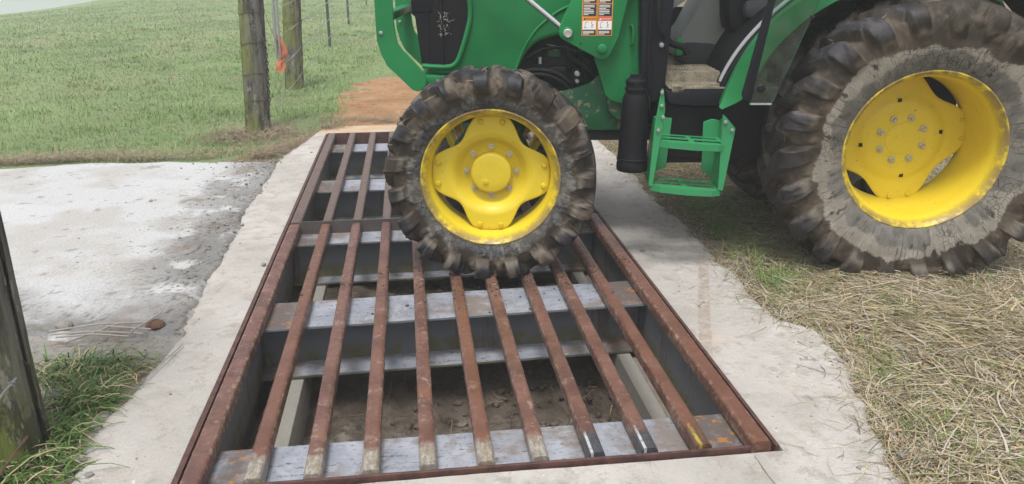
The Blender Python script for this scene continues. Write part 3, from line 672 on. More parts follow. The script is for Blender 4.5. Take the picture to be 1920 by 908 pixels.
def mirror_wheel(w, y):                                                   # the wheels on the far side share their meshes
    r = link(w.copy(), TR); r.location = (w.location.x, y, w.location.z); r.rotation_euler = (0, 0, PI)
    for ch in list(w.children):
        if ch.name.split('.')[0] in ('tyre', 'wheel_disc', 'hub_cap'): link(ch.copy(), r)
mirror_wheel(fwheel, 1.76); mirror_wheel(rwheel, 1.72)

# front axle, chassis, rear axle
part(MB().lathe([(.06, .18), (.13, .20), (.19, .235), (.215, .27), (.215, .31), (.12, .38), (.08, .50), (.07, .88), (.08, 1.26), (.12, 1.38), (.215, 1.45), (.215, 1.49), (.13, 1.56), (.06, 1.58)], 24, (0, 0, .52)), 'front_axle', GREEN2)
part(MB().box((-.30, .62, .66), (2.5, 1.14, .86)).box((.35, .56, .615), (1.0, 1.2, .66)), 'chassis', DARK, bevel=.01)
part(MB().lathe([(.10, .375), (.14, .42), (.15, .70), (.24, .80), (.24, .96), (.15, 1.06), (.14, 1.36), (.10, 1.40)], 28, (2.155, 0, .622)), 'rear_axle', GREEN2)
part(MB().box((1.55, .62, .55), (2.6, 1.14, 1.0)), 'transmission', DARK, bevel=.03)

# bonnet: green side with a cut-out over the engine, dark screen at the nose with a raised green surround
hood = round_poly([(-.350, .985), (-.325, .945), (-.20, .935), (.13, .940), (.150, .985), (.185, 1.055), (.24, 1.110), (.31, 1.132), (.40, 1.150), (.62, 1.19), (.70, 1.25), (.72, 1.72), (.1, 1.76), (-.30, 1.70), (-.392, 1.55), (-.392, 1.27), (-.372, 1.2)], 1)
h = part(MB().prism(hood, .52, 1.24), 'bonnet', GREEN, bevel=.025, seg=3)
for yy in (.508, 1.252):
    scr = round_poly([(-.412, 1.53), (-.412, 1.255), (-.392, 1.24), (-.366, .998), (-.231, .996), (-.196, 1.013), (-.173, 1.055), (-.125, 1.192), (-.112, 1.259), (-.125, 1.36), (-.17, 1.50)], 1)
    part(MB().prism(scr, yy, yy+(.02 if yy < 1 else -.02)), 'side_screen', BLACK, parent=h)
    ring = smooth_line([(-.366, .990), (-.300, .985), (-.225, .983), (-.190, .998), (-.165, 1.040), (-.117, 1.190), (-.104, 1.262), (-.115, 1.36), (-.16, 1.50)], 2)
    part(MB().tube([(x, yy+(.0 if yy < 1 else 0), z) for x, z in ring], .013, 8), 'screen_surround', GREEN, parent=h)
part(MB().prism([(-.418, 1.53), (-.418, 1.26), (-.398, 1.24), (-.372, 1.0), (-.34, 1.0), (-.36, 1.53)], .535, 1.225), 'front_grille', BLACK, parent=h)
part(MB().box((-.414, .500, 1.262), (-.30, .53, 1.55)), 'grille_shell', CHARCOAL, parent=h, bevel=.012)
for x0, z0, x1, z1 in ((-.255, 1.00, -.235, 1.36), (-.335, 1.02, -.326, 1.30)):
    part(MB().tube([(x0, .505, z0), (x0+.004, .502, (z0+z1)/2), (x0, .505, z1)], .006, 6), 'screen_rib', CHARCOAL, parent=h)
arch = smooth_line([(.125, .951), (.140, 1.00), (.167, 1.068), (.205, 1.135), (.25, 1.192), (.333, 1.259), (.405, 1.296), (.50, 1.33)], 2)
part(MB().tube([(x, .518, z) for x, z in arch], .0075, 8), 'bonnet_crease', GREEN, parent=h)
r5 = np.random.default_rng(5); s = MB()
for i in range(46):                                                       # chaff caught in the screen
    x, z = -.245+r5.normal()*.018, 1.20+r5.normal()*.035
    if z > 1.1: s.tube([(x, .503, z), (x+r5.normal()*.012, .499, z+r5.normal()*.012)], .0013, 4)
o = part(s, 'screen_chaff', TWIG, parent=h); o['kind'] = 'stuff'

part(MB().box((.25, .52, .585), (1.0, .62, .640)), 'lower_rail', DARK, bevel=.004)
# loader: two guard plates at the nose, mast plates, ram, pin bosses, warning decals
guard = [(-.600, 1.75), (-.597, 1.22), (-.595, 1.123), (-.577, 1.057), (-.549, .996), (-.435, .884), (-.418, .868), (-.393, .861), (-.367, .869), (-.346, .893), (-.343, .929), (-.374, .979), (-.466, 1.079), (-.484, 1.104), (-.494, 1.139), (-.504, 1.22), (-.508, 1.75)]
for y0 in (.470, 1.27):
    g = part(MB().prism(guard, y0, y0+.022), 'guard_plate', GREEN, bevel=.003, seg=1)
    for bx, bz in ((-.572, 1.164), (-.545, 1.44)): part(MB().lathe([(.010, .0), (.010, -.006), (.001, -.008)], 12, (bx, y0, bz)), 'guard_bolt', BLUESTEEL, parent=g)
part(MB().box((-.56, .492, 1.225), (-.505, 1.27, 1.265)), 'guard_crossbar', GREEN, bevel=.004)
part(MB().prism([(-.42, .90), (-.40, .862), (-.33, .872), (-.20, .90), (-.18, .935), (-.36, .945)], .505, 1.26), 'nose_bracket', GREEN, bevel=.008)
belly = round_poly([(.25, .72), (.354, .85), (.439, .868), (.538, .903), (.58, .947), (.62, .93), (.72, .80), (.82, .79), (.84, .645), (.503, .645), (.28, .650)], 1)
part(MB().prism(belly, .500, .530), 'side_frame', GREEN2, bevel=.005)
part(MB().lathe([(.095, .462), (.095, .52)], 28, (.715, 0, .80), cap=True), 'loader_tube', GREEN2, bevel=.006)  # darker dusty green holds the shadow that lies on the tube
up_ = [(.745, 1.75), (.757, 1.33), (.778, 1.171), (.800, .961), (.797, .872), (.775, .830), (.735, .806), (.681, .804), (.634, .820), (.604, .845), (.564, .969), (.539, 1.035), (.523, 1.171), (.50, 1.75)]
part(MB().prism(up_, .430, .452), 'loader_upright', GREEN, bevel=.004, seg=2)
part(MB().box((.55, .452, 1.0), (.78, .52, 1.7)), 'upright_bracket', GREEN2, bevel=.006)
part(MB().tube(smooth_line([(.717, .43, 1.203), (.722, .405, 1.205), (.731, .400, 1.196), (.733, .400, 1.12), (.731, .405, 1.108), (.728, .43, 1.107)], 2), .0055, 8), 'upright_handle', GREEN)
mast = [(.52, 1.75), (.41, 1.332), (.356, 1.215), (.347, 1.190), (.349, 1.165), (.360, 1.145), (.380, 1.133), (.541, 1.050), (.560, 1.042), (.580, 1.042), (.600, 1.052), (.613, 1.070), (.651, 1.152), (.689, 1.332), (.80, 1.75)]
for y0 in (.360, .405):
    part(MB().prism(mast, y0, y0+.016), 'loader_mast', GREEN, bevel=.003, seg=2)
part(MB().lathe([(.030, .0), (.030, -.008), (.026, -.010)], 28, (.391, .360, 1.172), cap=True), 'pin_boss', GREEN, bevel=.002)
part(MB().lathe([(.020, -.008), (.022, -.018), (.016, -.020), (.014, -.013), (.001, -.013)], 24, (.391, .360, 1.172)), 'ram_pin', STEEL)
part(MB().lathe([(.024, .0), (.024, -.012), (.020, -.015), (.001, -.015)], 28, (.569, .360, 1.094)), 'pin_head', GREEN)
part(MB().lathe([(.005, -.0006), (.0045, -.0012), (.001, -.0013)], 12, (.459, .360, 1.119)), 'grease_hole', DARK)
part(MB().tube([(.385, .39, 1.180), (.19, .39, 1.335), (-.20, .39, 1.64)], .0165, 20), 'ram_rod', CHROME)
part(MB().tube([(.41, .378, 1.172), (.375, .378, 1.172)], .02, 14), 'ram_eye', STEEL)
def text_mesh(name, body, size, m, parent, loc, align='CENTER'):
    cu = bpy.data.curves.new(name, 'FONT'); cu.body = body; cu.size = size; cu.align_x = align; cu.align_y = 'CENTER'; cu.extrude = .0002
    t = bpy.data.objects.new(name, cu); C.objects.link(t); bpy.context.view_layer.update()
    me = bpy.data.meshes.new_from_object(t.evaluated_get(bpy.context.evaluated_depsgraph_get())); bpy.data.objects.remove(t)
    me.materials.clear(); me.materials.append(m); o = bpy.data.objects.new(name, me); link(o, parent); o.location = loc; o.rotation_euler = (PI/2, 0, 0); return o
dy = .3588
for x0, x1, head, hm in ((.4620, .5375, 'WARNING', ORANGE), (.5405, .6160, 'DANGER', RED)):
    dec = part(MB().box((x0, dy-.0008, 1.158), (x1, .3605, 1.47)), 'warning_decal', ORANGE)
    i0, i1 = x0+.004, x1-.004
    for zb in (1.158, 1.318-.004):
        top = zb+.152
        def pan(a, b, name, m, d=.0006): return part(MB().box((i0, dy-.0008-d, zb+a), (i1, dy-.0007, zb+b)), name, m, parent=dec)
        pan(.004, .030, 'text_panel', INK); pan(.031, .073, 'picture_panel', WHITE); pan(.075, .092, 'header_panel', hm); 
        if zb < 1.2: pan(.096, .155, 'text_panel', INK)
        text_mesh('header_text', ('\u25b2 ' if False else '')+head, .0125, INK if hm is ORANGE else WHITE, dec, ((i0+i1)/2+.006, dy-.0018, zb+.0835))
        part(MB().prism([(i0+.004, zb+.078), (i0+.015, zb+.078), (i0+.0095, zb+.0895)], dy-.0020, dy-.0012), 'alert_symbol', INK if hm is ORANGE else WHITE, parent=dec)
        rows = [(zb+.022, .9), (zb+.0155, .9), (zb+.009, .5)]+([(zb+.149-.0075*k, w_) for k, w_ in enumerate((.88, .9, .55, .82, .86, .84, .40))] if zb < 1.2 else [])
        for z_, w_ in rows: part(MB().box((i0+.003, dy-.0020, z_-.0016), (i0+.003+(i1-i0-.006)*w_, dy-.0012, z_+.0016)), 'text_line', WHITE, parent=dec)
        q = MB(); cx = (i0+i1)/2                                               # sketch of a bystander under a raised loader
        for pts in ([(-.022, .040), (-.020, .066), (-.006, .068)], [(-.026, .041), (-.012, .041)], [(.010, .040), (.014, .052), (.012, .062)], [(.018, .040), (.014, .052)], [(.014, .058), (.022, .052)]):
            q.tube([(cx+a, dy-.0016, zb+b) for a, b in pts], .0009, 5)
        q.lathe([(.0028, -.0005), (.0028, .0005)], 10, (cx+.012, dy-.0016, zb+.0655), cap=True); part(q, 'pictogram', INK, parent=dec)

# engine bay seen through the cut-out
e = part(MB().box((.16, .64, .84), (.60, 1.12, 1.25)), 'engine', plain('engine_green_black', (.02, .035, .025), .6, 0, .6, 12), bevel=.02)
for i, (x, z, w_, h_) in enumerate(((.25, 1.02, .05, .06), (.34, 1.05, .07, .05), (.44, 1.00, .06, .09), (.36, .95, .10, .05), (.49, 1.08, .05, .05), (.27, .93, .06, .05), (.52, .97, .05, .11))):
    part(MB().box((x-w_/2, .585+.012*(i % 3), z-h_/2), (x+w_/2, .645, z+h_/2)), 'engine_block', GREEN2 if i % 3 == 1 else DARK, parent=e, bevel=.008)
for pts in ([(.17, .955), (.26, .965), (.36, .945), (.44, .885), (.47, .84)], [(.17, .93), (.27, .94), (.36, .915), (.42, .86)], [(.18, 1.02), (.26, 1.07), (.37, 1.09), (.46, 1.05)], [(.40, 1.09), (.43, 1.02), (.50, .99), (.55, .93)]):
    part(MB().tube(smooth_line([(x, .568, z) for x, z in pts], 2), .012, 10), 'hose', RUBBERHOSE, parent=e)
part(MB().tube([(.262, .56, .995), (.262, .56, 1.03)], .012, 12), 'hose_clamp', BLUESTEEL, parent=e); part(MB().tube([(.30, .56, 1.095), (.36, .56, 1.085)], .003, 6), 'fuel_pipe', BLUESTEEL, parent=e)
part(MB().box((.435, .545, .885), (.485, .585, .965)), 'filter_bracket', DARK, parent=e, bevel=.006)
for z_, r_ in ((.945, .016), (.905, .012)): part(MB().lathe([(r_, 0), (r_, -.014), (r_*.7, -.018), (.001, -.018)], 16, (.462, .545, z_)), 'filter_bolt', BLUESTEEL, parent=e)

# black canister with a ribbed neck in front of the steps
can = MB(); cx, cy = .727, .21
can.lathe([(.001, .497), (.076, .497), (.079, .503), (.079, .535), (.0765, .540), (.074, .60), (.066, .80), (.063, .862), (.056, .884), (.050, .888), (.050, .905), (.054, .908), (.054, .918), (.048, .921), (.048, .938), (.051, .941), (.051, .955), (.044, .962), (.036, .965), (.034, .972), (.001, .974)], 40, (cx, cy, 0), axis='z')
can = part(can, 'canister', BLACK)
part(MB().lathe([(.0775, .552), (.0800, .554), (.0800, .562), (.0772, .564)], 40, (cx, cy, 0), axis='z'), 'canister_band', CHARCOAL, parent=can)
part(MB().tube([(cx+.05, cy+.02, .90), (cx+.075, cy+.03, .86), (cx+.08, cy+.04, .80)], .007, 8), 'canister_hose', RUBBERHOSE, parent=can)
part(MB().box((-.030, -.006, 0), (.030, .006, .016)), 'canister_latch', BLACK, parent=can, loc=(cx, cy, .970), bevel=.003)

# cab: pillar, sill, mat, console, seat, door
pil = part(MB().prism([(.752, 1.95), (.752, 1.335), (.775, .905), (.80, .828), (.862, .828), (.897, .90), (.916, 1.335), (.916, 1.95)], .32, .44), 'cab_pillar', CHARCOAL, bevel=.012)
part(MB().tube([(.805, .312, 1.40), (.800, .312, 1.15), (.815, .314, .90)], .011, 8), 'pillar_seal', BLACK, parent=pil)
part(MB().tube(smooth_line([(.832, .315, 1.36), (.832, .285, 1.34), (.834, .275, 1.24), (.846, .275, 1.19), (.868, .285, 1.165), (.870, .315, 1.16)], 2), .010, 10), 'grab_handle', BLACK, parent=pil)
part(MB().lathe([(.016, .32), (.016, .305), (.011, .298), (.001, .297)], 16, (.862, 0, 1.118)), 'pillar_bolt', BLUESTEEL, parent=pil)
part(MB().prism(round_poly([(.893, .905), (.900, .840), (.925, .822), (1.165, .812), (1.195, .835), (1.215, .905)], 1), .262, .36), 'door_sill', CHARCOAL, bevel=.008)
fl = part(MB().box((.905, .262, .905), (1.46, .47, .913)).box((.905, .45, .913), (1.46, .462, .958)).box((.905, .458, .955), (1.46, 1.25, .963)), 'cab_floor', MATM)
rg = MB()
for i in range(40):
    x = .90+i*.0145
    for y0, y1, z0 in ((.285, .445, .914), (.475, .80, .964)):
        xa, xb = x, x+.055; rg.add([(xa, y0, z0), (xa+.004, y0, z0), (xb+.004, y1, z0), (xb, y1, z0), (xa+.001, y0, z0+.003), (xa+.003, y0, z0+.003), (xb+.003, y1, z0+.003), (xb+.001, y1, z0+.003)], [(4, 5, 6, 7), (0, 1, 5, 4), (1, 2, 6, 5), (2, 3, 7, 6), (3, 0, 4, 7)])
o = part(rg, 'mat_rib', MATM, parent=fl, recalc=False); o['kind'] = 'stuff'
part(MB().box((.92, .262, .880), (.985, .30, .925)), 'sill_step', MATM, bevel=.006)
part(MB().prism(round_poly([(1.05, .965), (1.055, 1.12), (1.10, 1.18), (1.17, 1.33), (1.30, 1.45), (1.36, 1.33), (1.40, 1.1), (1.45, .965)], 2), .80, 1.15), 'side_console', GREYPL, bevel=.012)
part(MB().prism(round_poly([(1.03, .965), (1.03, 1.07), (1.10, 1.085), (1.27, 1.075), (1.36, 1.03), (1.42, .965)], 1), .785, .80), 'console_kick_panel', DGREYPL, bevel=.006)
part(MB().prism([(1.02, 1.02), (1.02, 1.12), (1.05, 1.11), (1.075, 1.06), (1.05, 1.02)], .70, .79), 'console_trim', GREEN, bevel=.006)
part(MB().prism([(.92, 1.24), (.92, 1.60), (1.16, 1.60), (1.10, 1.36)], .62, .66), 'dash_panel', GREYPL, bevel=.01)
part(MB().tube(smooth_line([(.90, .50, 1.16), (.95, .50, 1.10), (1.02, .50, 1.09), (1.04, .50, 1.05)], 2), .018, 10), 'pedal_arm', BLACK)
part(MB().prism(round_poly([(1.24, 1.50), (1.27, 1.18), (1.31, 1.15), (1.41, 1.13), (1.40, 1.50)], 1), .60, .80), 'steering_column', BLACK, bevel=.02)
b = MB()
for k in range(6): b.box((1.36-.004*(k % 2), .60+.004*(k % 2), 1.07+k*.026), (1.64, 1.02, 1.07+k*.026+.016)).box((1.37, .615, 1.066+k*.026), (1.63, 1.0, 1.07+k*.026))
part(b, 'seat_bellows', BLACK); part(MB().box((1.34, .56, 1.225), (1.80, 1.06, 1.32)), 'seat', PAD, bevel=.03)
part(MB().prism([(1.26, 1.06), (1.30, 1.085), (1.66, 1.075), (1.70, 1.0), (1.40, .965)], .62, 1.0), 'seat_base', DGREYPL, bevel=.01)
part(MB().box((.93, 1.27, .95), (2.2, 1.30, 1.25)), 'cab_wall', DGREYPL)
part(MB().box((2.05, .35, .95), (2.09, 1.27, 1.9)), 'cab_rear_wall', DGREYPL)
part(MB().box((.75, .32, 1.95), (2.2, 1.45, 2.02)), 'cab_roof', GREEN, bevel=.03)
seal = smooth_line([(1.175, .815), (1.180, .905), (1.215, .99), (1.27, 1.085), (1.35, 1.185), (1.43, 1.265), (1.52, 1.34), (1.62, 1.40)], 2)
part(MB().tube([(x, .285, z) for x, z in seal], .020, 10), 'door_seal', BLACK)
part(MB().tube([(x-.012, .300, z+.020) for x, z in seal[6:]], .013, 8), 'cab_edge_trim', plain('grey_trim', (.34, .34, .35), .5))
# rear mudguard: an outer lip that follows the tyre and a top sheet running inward
lo = smooth_line([(1.160, .815), (1.254, .858), (1.285, .903), (1.318, .987), (1.373, 1.090), (1.457, 1.187), (1.575, 1.286), (1.73, 1.37), (1.95, 1.42), (2.3, 1.43), (2.58, 1.38), (2.80, 1.26), (2.94, 1.06)], 2)
hi = smooth_line([(1.150, .823), (1.185, .93), (1.232, 1.04), (1.291, 1.140), (1.374, 1.235), (1.455, 1.305), (1.55, 1.375), (1.70, 1.45), (1.93, 1.51), (2.3, 1.52), (2.62, 1.46), (2.87, 1.31), (3.02, 1.10)], 2)
V = []; F = []; n = len(lo)
for (a, z0), (b_, z1) in zip(lo, hi): V += [(a, .175, z0), (b_, .195, z1), (b_+.012, .235, z1+.010), (b_+.014, .262, z1+.011), (a+.012, .183, z0+.004), (b_+.02, .215, z1-.012), (b_+.026, .262, z1-.008)]
for i in range(n-1):
    k, m_ = 7*i, 7*i+7
    F += [(k+p, k+q, m_+q, m_+p) for p, q in ((0, 1), (1, 2), (2, 3), (4, 5), (5, 6), (0, 4), (3, 6))]
F += [(0, 1, 5, 4), (1, 2, 3, 6, 5)]
mg = part(MB().add(V, F, True), 'mudguard', GREEN)
V = []; F = []
for b_, z1 in hi: V += [(b_+.014, .263, z1+.008), (b_+.014, .85, z1+.008), (b_+.04, .85, z1-.02), (b_+.04, .263, z1-.02)]
for i in range(n-1): F += [(4*i+p, 4*i+(p+1) % 4, 4*i+4+(p+1) % 4, 4*i+4+p) for p in range(4)]
part(MB().add(V, F, True), 'mudguard_liner', BLACK, parent=mg)
part(MB().prism([(1.50, .70), (1.50, 1.28), (1.60, 1.37), (1.80, 1.46), (2.3, 1.50), (2.62, 1.45), (2.86, 1.33), (3.0, 1.12), (3.0, .80)], .86, .88), 'mudguard_side', GREEN2, parent=mg)
# open door: dark edge rail and tinted glass folded back along the mudguard
door = part(MB().prism([(1.345, 1.75), (1.287, 1.348), (1.206, .915), (1.214, .893), (1.240, .884), (1.252, .890), (1.318, 1.348), (1.365, 1.75)], .005, .030), 'cab_door', CHARCOAL, bevel=.004)
part(MB().prism([(1.251, .873), (1.347, .873), (1.362, .885), (1.523, 1.348), (1.66, 1.75), (1.364, 1.75), (1.318, 1.348)], .012, .018), 'door_glass', GLASS, parent=door)
part(MB().prism([(1.249, .866), (1.350, .866), (1.352, .874), (1.250, .874)], .006, .024), 'glass_edge', plain('glass_edge_grey', (.33, .35, .34), .5), parent=door)
part(MB().lathe([(.020, .03), (.020, .006), (.014, .0), (.001, -.001)], 20, (1.293, 0, .945)), 'glass_stud', CHARCOAL, parent=door)
part(MB().lathe([(.010, .03), (.010, .008), (.001, .004)], 14, (1.500, 0, 1.27)), 'glass_stud', CHARCOAL, parent=door)

part(MB().box((.905, .34, .50), (1.20, .72, .818)).box((.93, .332, .53), (1.18, .345, .80)), 'fuel_tank', BLACK, bevel=.012)
part(MB().box((1.20, .42, .50), (1.60, .75, .86)), 'dark_box', BLACK, bevel=.02)  # black block filling the dark region rearward of the tank

# access ladder: two folded side rails and two slotted treads
ladder = part(MB().prism([(.790, .455), (.812, .447), (.846, .755), (.851, .84), (.838, .935), (.828, .935), (.806, .775)], .055, .063).prism([(.795, .47), (.812, .462), (.846, .77), (.830, .77)], .063, .24).prism([(.846, .775), (.862, .765), (.925, .760), (.910, .50), (.815, .47)], .236, .244), 'step_ladder', LGREEN, bevel=.0015, seg=1)
part(MB().prism([(1.142, .430), (1.168, .425), (1.203, .742), (1.150, .80), (1.134, .812)], .055, .063).prism([(1.148, .432), (1.166, .428), (1.192, .75), (1.175, .76)], .063, .24).prism([(1.186, .745), (1.130, .755), (1.088, .74), (1.096, .49), (1.160, .44)], .236, .244), 'side_rail', LGREEN, parent=ladder, bevel=.0015, seg=1)
def tread(z0, z1, x0, x1):
    s = MB(); y0, y1 = .026, .232; zt = lambda x: z0+(z1-z0)*(x-x0)/(x1-x0)
    def slab(xa, xb, ya, yb, t=.0025): s.add([(xa, ya, zt(xa)-t), (xb, ya, zt(xb)-t), (xb, yb, zt(xb)-t), (xa, yb, zt(xa)-t), (xa, ya, zt(xa)), (xb, ya, zt(xb)), (xb, yb, zt(xb)), (xa, yb, zt(xa))], [(3, 2, 1, 0), (4, 5, 6, 7), (0, 1, 5, 4), (1, 2, 6, 5), (2, 3, 7, 6), (3, 0, 4, 7)])
    xm = (x0+x1)/2; xe = x0+.026, x1-.026
    fr = [(x0, y0+.040), (x0+.05, y0+.010), (xm, y0-.004), (x1-.05, y0+.010), (x1, y0+.040)]          # bowed, folded front edge
    V = []
    for x, y in fr: V += [(x, y, zt(x)-.032), (x, y, zt(x)), (x, y+.003, zt(x)-.032), (x, y0+.058, zt(x)), (x, y0+.058, zt(x)-.0025), (x, y+.003, zt(x)-.0025)]
    F = []
    for i in range(4):
        k = 6*i; F += [(k+a, k+6+a, k+6+b, k+b) for a, b in ((0, 1), (1, 3), (3, 4), (4, 5), (5, 2), (2, 0))]
    F += [(0, 1, 3, 4, 5, 2), (24, 26, 29, 28, 27, 25)]; s.add(V, F)
    slab(x0, xe[0], y0+.0585, y1); slab(xe[1], x1, y0+.0585, y1); slab(xe[0]+.0005, xe[1]-.0005, y1-.024, y1-.001)
    slab(xm-.013, xm+.013, y0+.0588, y1-.0245)
    for yy in (y0+.106,): slab(xe[0]+.0005, xm-.0135, yy-.004, yy+.034); slab(xm+.0135, xe[1]-.0005, yy-.004, yy+.034)
    return part(s, 'step_tread', LGREEN, parent=ladder)
tread(.684, .660, .828, 1.172); tread(.459, .428, .800, 1.158)
for x, y, z in ((.830, .05, .92), (.832, .05, .855), (.842, .05, .80), (.822, .05, .735), (1.185, .05, .735), (1.150, .05, .775)): part(MB().lathe([(.009, .006), (.009, -.004), (.001, -.006)], 10, (x, y, z)), 'ladder_bolt', BLUESTEEL, parent=ladder)

# ---------------------------------------------------------------- fence: wooden posts, steel posts, wires, chain, strap
def wood_post(label, x, y, r, h, m, lean, sd, z0=-.12):
    root = empty('wooden_post', (x, y, 0)); tag(root, label, 'fence post', 'round wooden fence posts')
    nz, na = 90, 64; z = np.linspace(z0, h, nz); th = np.arange(na)*2*PI/na; ZZ, TH = np.meshgrid(z, th, indexing='ij')
    rr = r*(1+.05*sstep(.35, -.1, ZZ))*(1+.07*(fbm(np.cos(TH)*1.6+5, np.sin(TH)*1.6, ZZ*.8, sd=sd)-.5))+.010*(fbm(np.cos(TH)*7, np.sin(TH)*7, ZZ*2.0, sd=sd+1)-.5)
    crk = fbm(TH/PI*16, ZZ*.9, 0, sd=sd+2); rr = rr-.008*sstep(.60, .68, crk)
    V = np.stack([rr*np.cos(TH)+lean[0]*ZZ, rr*np.sin(TH)+lean[1]*ZZ, ZZ], -1).reshape(-1, 3)
    f = grid_faces(nz, na); w = np.array([[i*na+na-1, i*na, (i+1)*na, (i+1)*na+na-1] for i in range(nz-1)]); V = np.concatenate([V, [[lean[0]*h, lean[1]*h, h+.01]]])
    cap = np.array([[(nz-1)*na+i, (nz-1)*na+(i+1) % na, len(V)-1] for i in range(na)])
    np_mesh('shaft', V, [np.concatenate([f, w])[:, ::-1], cap], m, parent=root); return root
p_near = wood_post('blackened wooden post in the near left corner with green algae on its left side', -.695, .31, .155, 1.75, POST3, (.0, .0), 5)
p_mid = wood_post('grey wooden post with a chain hanging on its right side', -.715, 5.60, .112, 2.1, POST1, (.045, 0), 15)
p_far = wood_post('green mossy wooden post behind the orange strap', -.712, 8.30, .112, 2.1, POST2, (.05, 0), 25, z0=-.1)
def wrap(root, r, z, n=1.15, tilt=.01, m=RUSTWIRE, lean=(0, 0)):
    pts = [((r+.004)*math.cos(a)+lean[0]*z, (r+.004)*math.sin(a), z+tilt*math.sin(a*1.3)+.01*math.sin(3*a)) for a in np.linspace(-.6, 2*PI*n-.6, 40)]
    MB().tube(pts, .0028, 6).build('wire_wrap', m, root)
for z in (.29, .535, .81, 1.08): wrap(p_mid, .1125, z, lean=(.045, 0))
for z in (.42, .80): wrap(p_far, .115, z, lean=(.05, 0))
def steel_post(label, x, y, h):
    root = empty('steel_post', (x, y, field_z(np.array(x), np.array(y)).item())); tag(root, label, 'fence post', 'steel fence posts along the field')
    MB().box((-.025, -.003, -.3), (.025, .003, h)).box((-.004, .0035, -.3), (.004, .036, h)).build('shaft', TPOST, root)
    s0 = None
    for k in range(int(h/.06)):
        if s0 is None: s0 = MB().box((-.009, -.012, -.008), (.009, -.0035, .008)).build('stud', TPOST, root); o = s0
        else: o = link(s0.copy(), root)
        o.location = (0.022, 0, .06+k*.06)
steel_post('dark steel post nearest the mossy wooden post', -.70, 13.4, 1.7); steel_post('middle steel post, second beyond the wooden posts', -.72, 19.2, 1.7); steel_post('farthest steel post, faint in the fog', -.74, 30.0, 1.7)
def wire(name, label, P_, r=.0022, m=WIRE, barb=.14, cat='barbed wire', group=None, sd=1):
    """two twisted strands with barbs"""
    r3 = np.random.default_rng(sd); P_ = [Vector(p) for p in P_]; s = MB(); d = [0]
    for a, b in zip(P_, P_[1:]): d.append(d[-1]+(b-a).length)
    n = max(8, min(400, int(d[-1]/.05))); pts = []
    for i in range(n+1):
        t = d[-1]*i/n; k = max(0, min(len(d)-2, int(np.searchsorted(d, t))-1)); f = (t-d[k])/(d[k+1]-d[k]); p = P_[k].lerp(P_[k+1], f); p = p+Vector((0, 0, -.02*math.sin(PI*f)*min(1, (d[k+1]-d[k])/4))); pts.append(p)
    for ph in (0, PI):
        q = []
        for i, p in enumerate(pts):
            t = (pts[min(i+1, n)]-pts[max(i-1, 0)]).normalized(); a = t.orthogonal().normalized(); b = t.cross(a); w = i*1.9+ph; q.append(p+(a*math.cos(w)+b*math.sin(w))*r*.9)
        s.tube(q, r, 5)
    o = s.build(name, m); 
    if barb:
        b0 = None; L = min(d[-1], 14); 
        for j in range(int(L/barb)):
            p = pts[min(n, int((j+.5)*barb/d[-1]*n))]
            if b0 is None:
                q = MB()
                for a in (0, 1.2, 2.3): q.tube([(-.014*math.cos(a), .003*(a-1), -.014*math.sin(a)), (.014*math.cos(a), .003*(a-1), .014*math.sin(a))], .0016, 4)
                b0 = q.build('barb', m, o); c = b0
            else: c = link(b0.copy(), o)
            c.location = p; c.rotation_euler = tuple(r3.uniform(0, 3, 3))
    return tag(o, label, cat, group)
G = 'strands of wire on the fence'
for i, (z, lab) in enumerate(((.20, 'lowest'), (.50, 'second lowest'), (.80, 'second highest'), (1.08, 'highest'))):
    wire('barbed_wire', f'{lab} barbed wire running from the mossy wooden post along the field', [(-.575, 6.0 if i < 1 else 6.9, z-.02), (-.585, 8.3, z+.0), (-.67, 13.4, z), (-.69, 19.2, z-.05), (-.71, 30, z-.08)], group=G, sd=i)
wire('brace_wire', 'thin brace wire slanting down from the top of the chained post', [(-.62, 5.62, 1.30), (-.73, 7.35, .62), (-.68, 8.2, .12)], .002, WIRE, 0, 'wire', G)
wire('brace_wire', 'thin brace wire from mid height of the chained post to the mossy post', [(-.60, 5.62, .80), (-.73, 7.4, .60)], .002, WIRE, 0, 'wire', G)
wire('brace_wire', 'thin wire from the mossy post leaning towards the orange strap', [(-.62, 8.2, 1.45), (-.70, 7.5, .95)], .002, WIRE, 0, 'wire', G)
for z, lab in ((.055, 'lowest'), (.26, 'second lowest'), (.53, 'second highest'), (.78, 'highest')):
    wire('barbed_wire', f'{lab} barbed wire on the near left post running out of view', [(-.555, .27, z+.012), (-.555, -.3, z-.005), (-.555, -2.4, z-.02)], .0028, WIRE if z > .1 else RUSTWIRE, .11 if z > .1 else 0, group='strands of wire on the near post', sd=int(z*100))
# chain
ch = empty('chain', (-.56, 5.47, .83)); tag(ch, 'rusty chain hanging down the right side of the grey wooden post', 'chain')
pts = smooth_line([(-.03, .0, .0), (.005, -.02, -.02), (.012, -.02, -.12), (.0, -.02, -.40), (-.006, -.02, -.60)], 3)
cd = np.concatenate([[0], np.cumsum([math.dist(a, b) for a, b in zip(pts, pts[1:])])]); l0 = None; nl = int(cd[-1]/.033)
for k in range(nl):
    t = (k+.5)*.033; p = [float(np.interp(t, cd, [q[i] for q in pts])) for i in range(3)]; p2 = [float(np.interp(t+.01, cd, [q[i] for q in pts])) for i in range(3)]
    if l0 is None:
        ring = [(.013*math.cos(a), 0, .023*math.sin(a)) for a in np.linspace(0, 2*PI, 17)]; l0 = MB().tube(ring, .0048, 6, cap=False).build('chain_link', plain('dark_chain', (.05, .042, .036), .55, .4, .4, 80), ch); o = l0
    else: o = link(l0.copy(), ch)
    o.location = p; dv = Vector(p2)-Vector(p); o.rotation_euler = (0, math.atan2(dv.x, dv.z)+PI, (k % 2)*PI/2+.5)
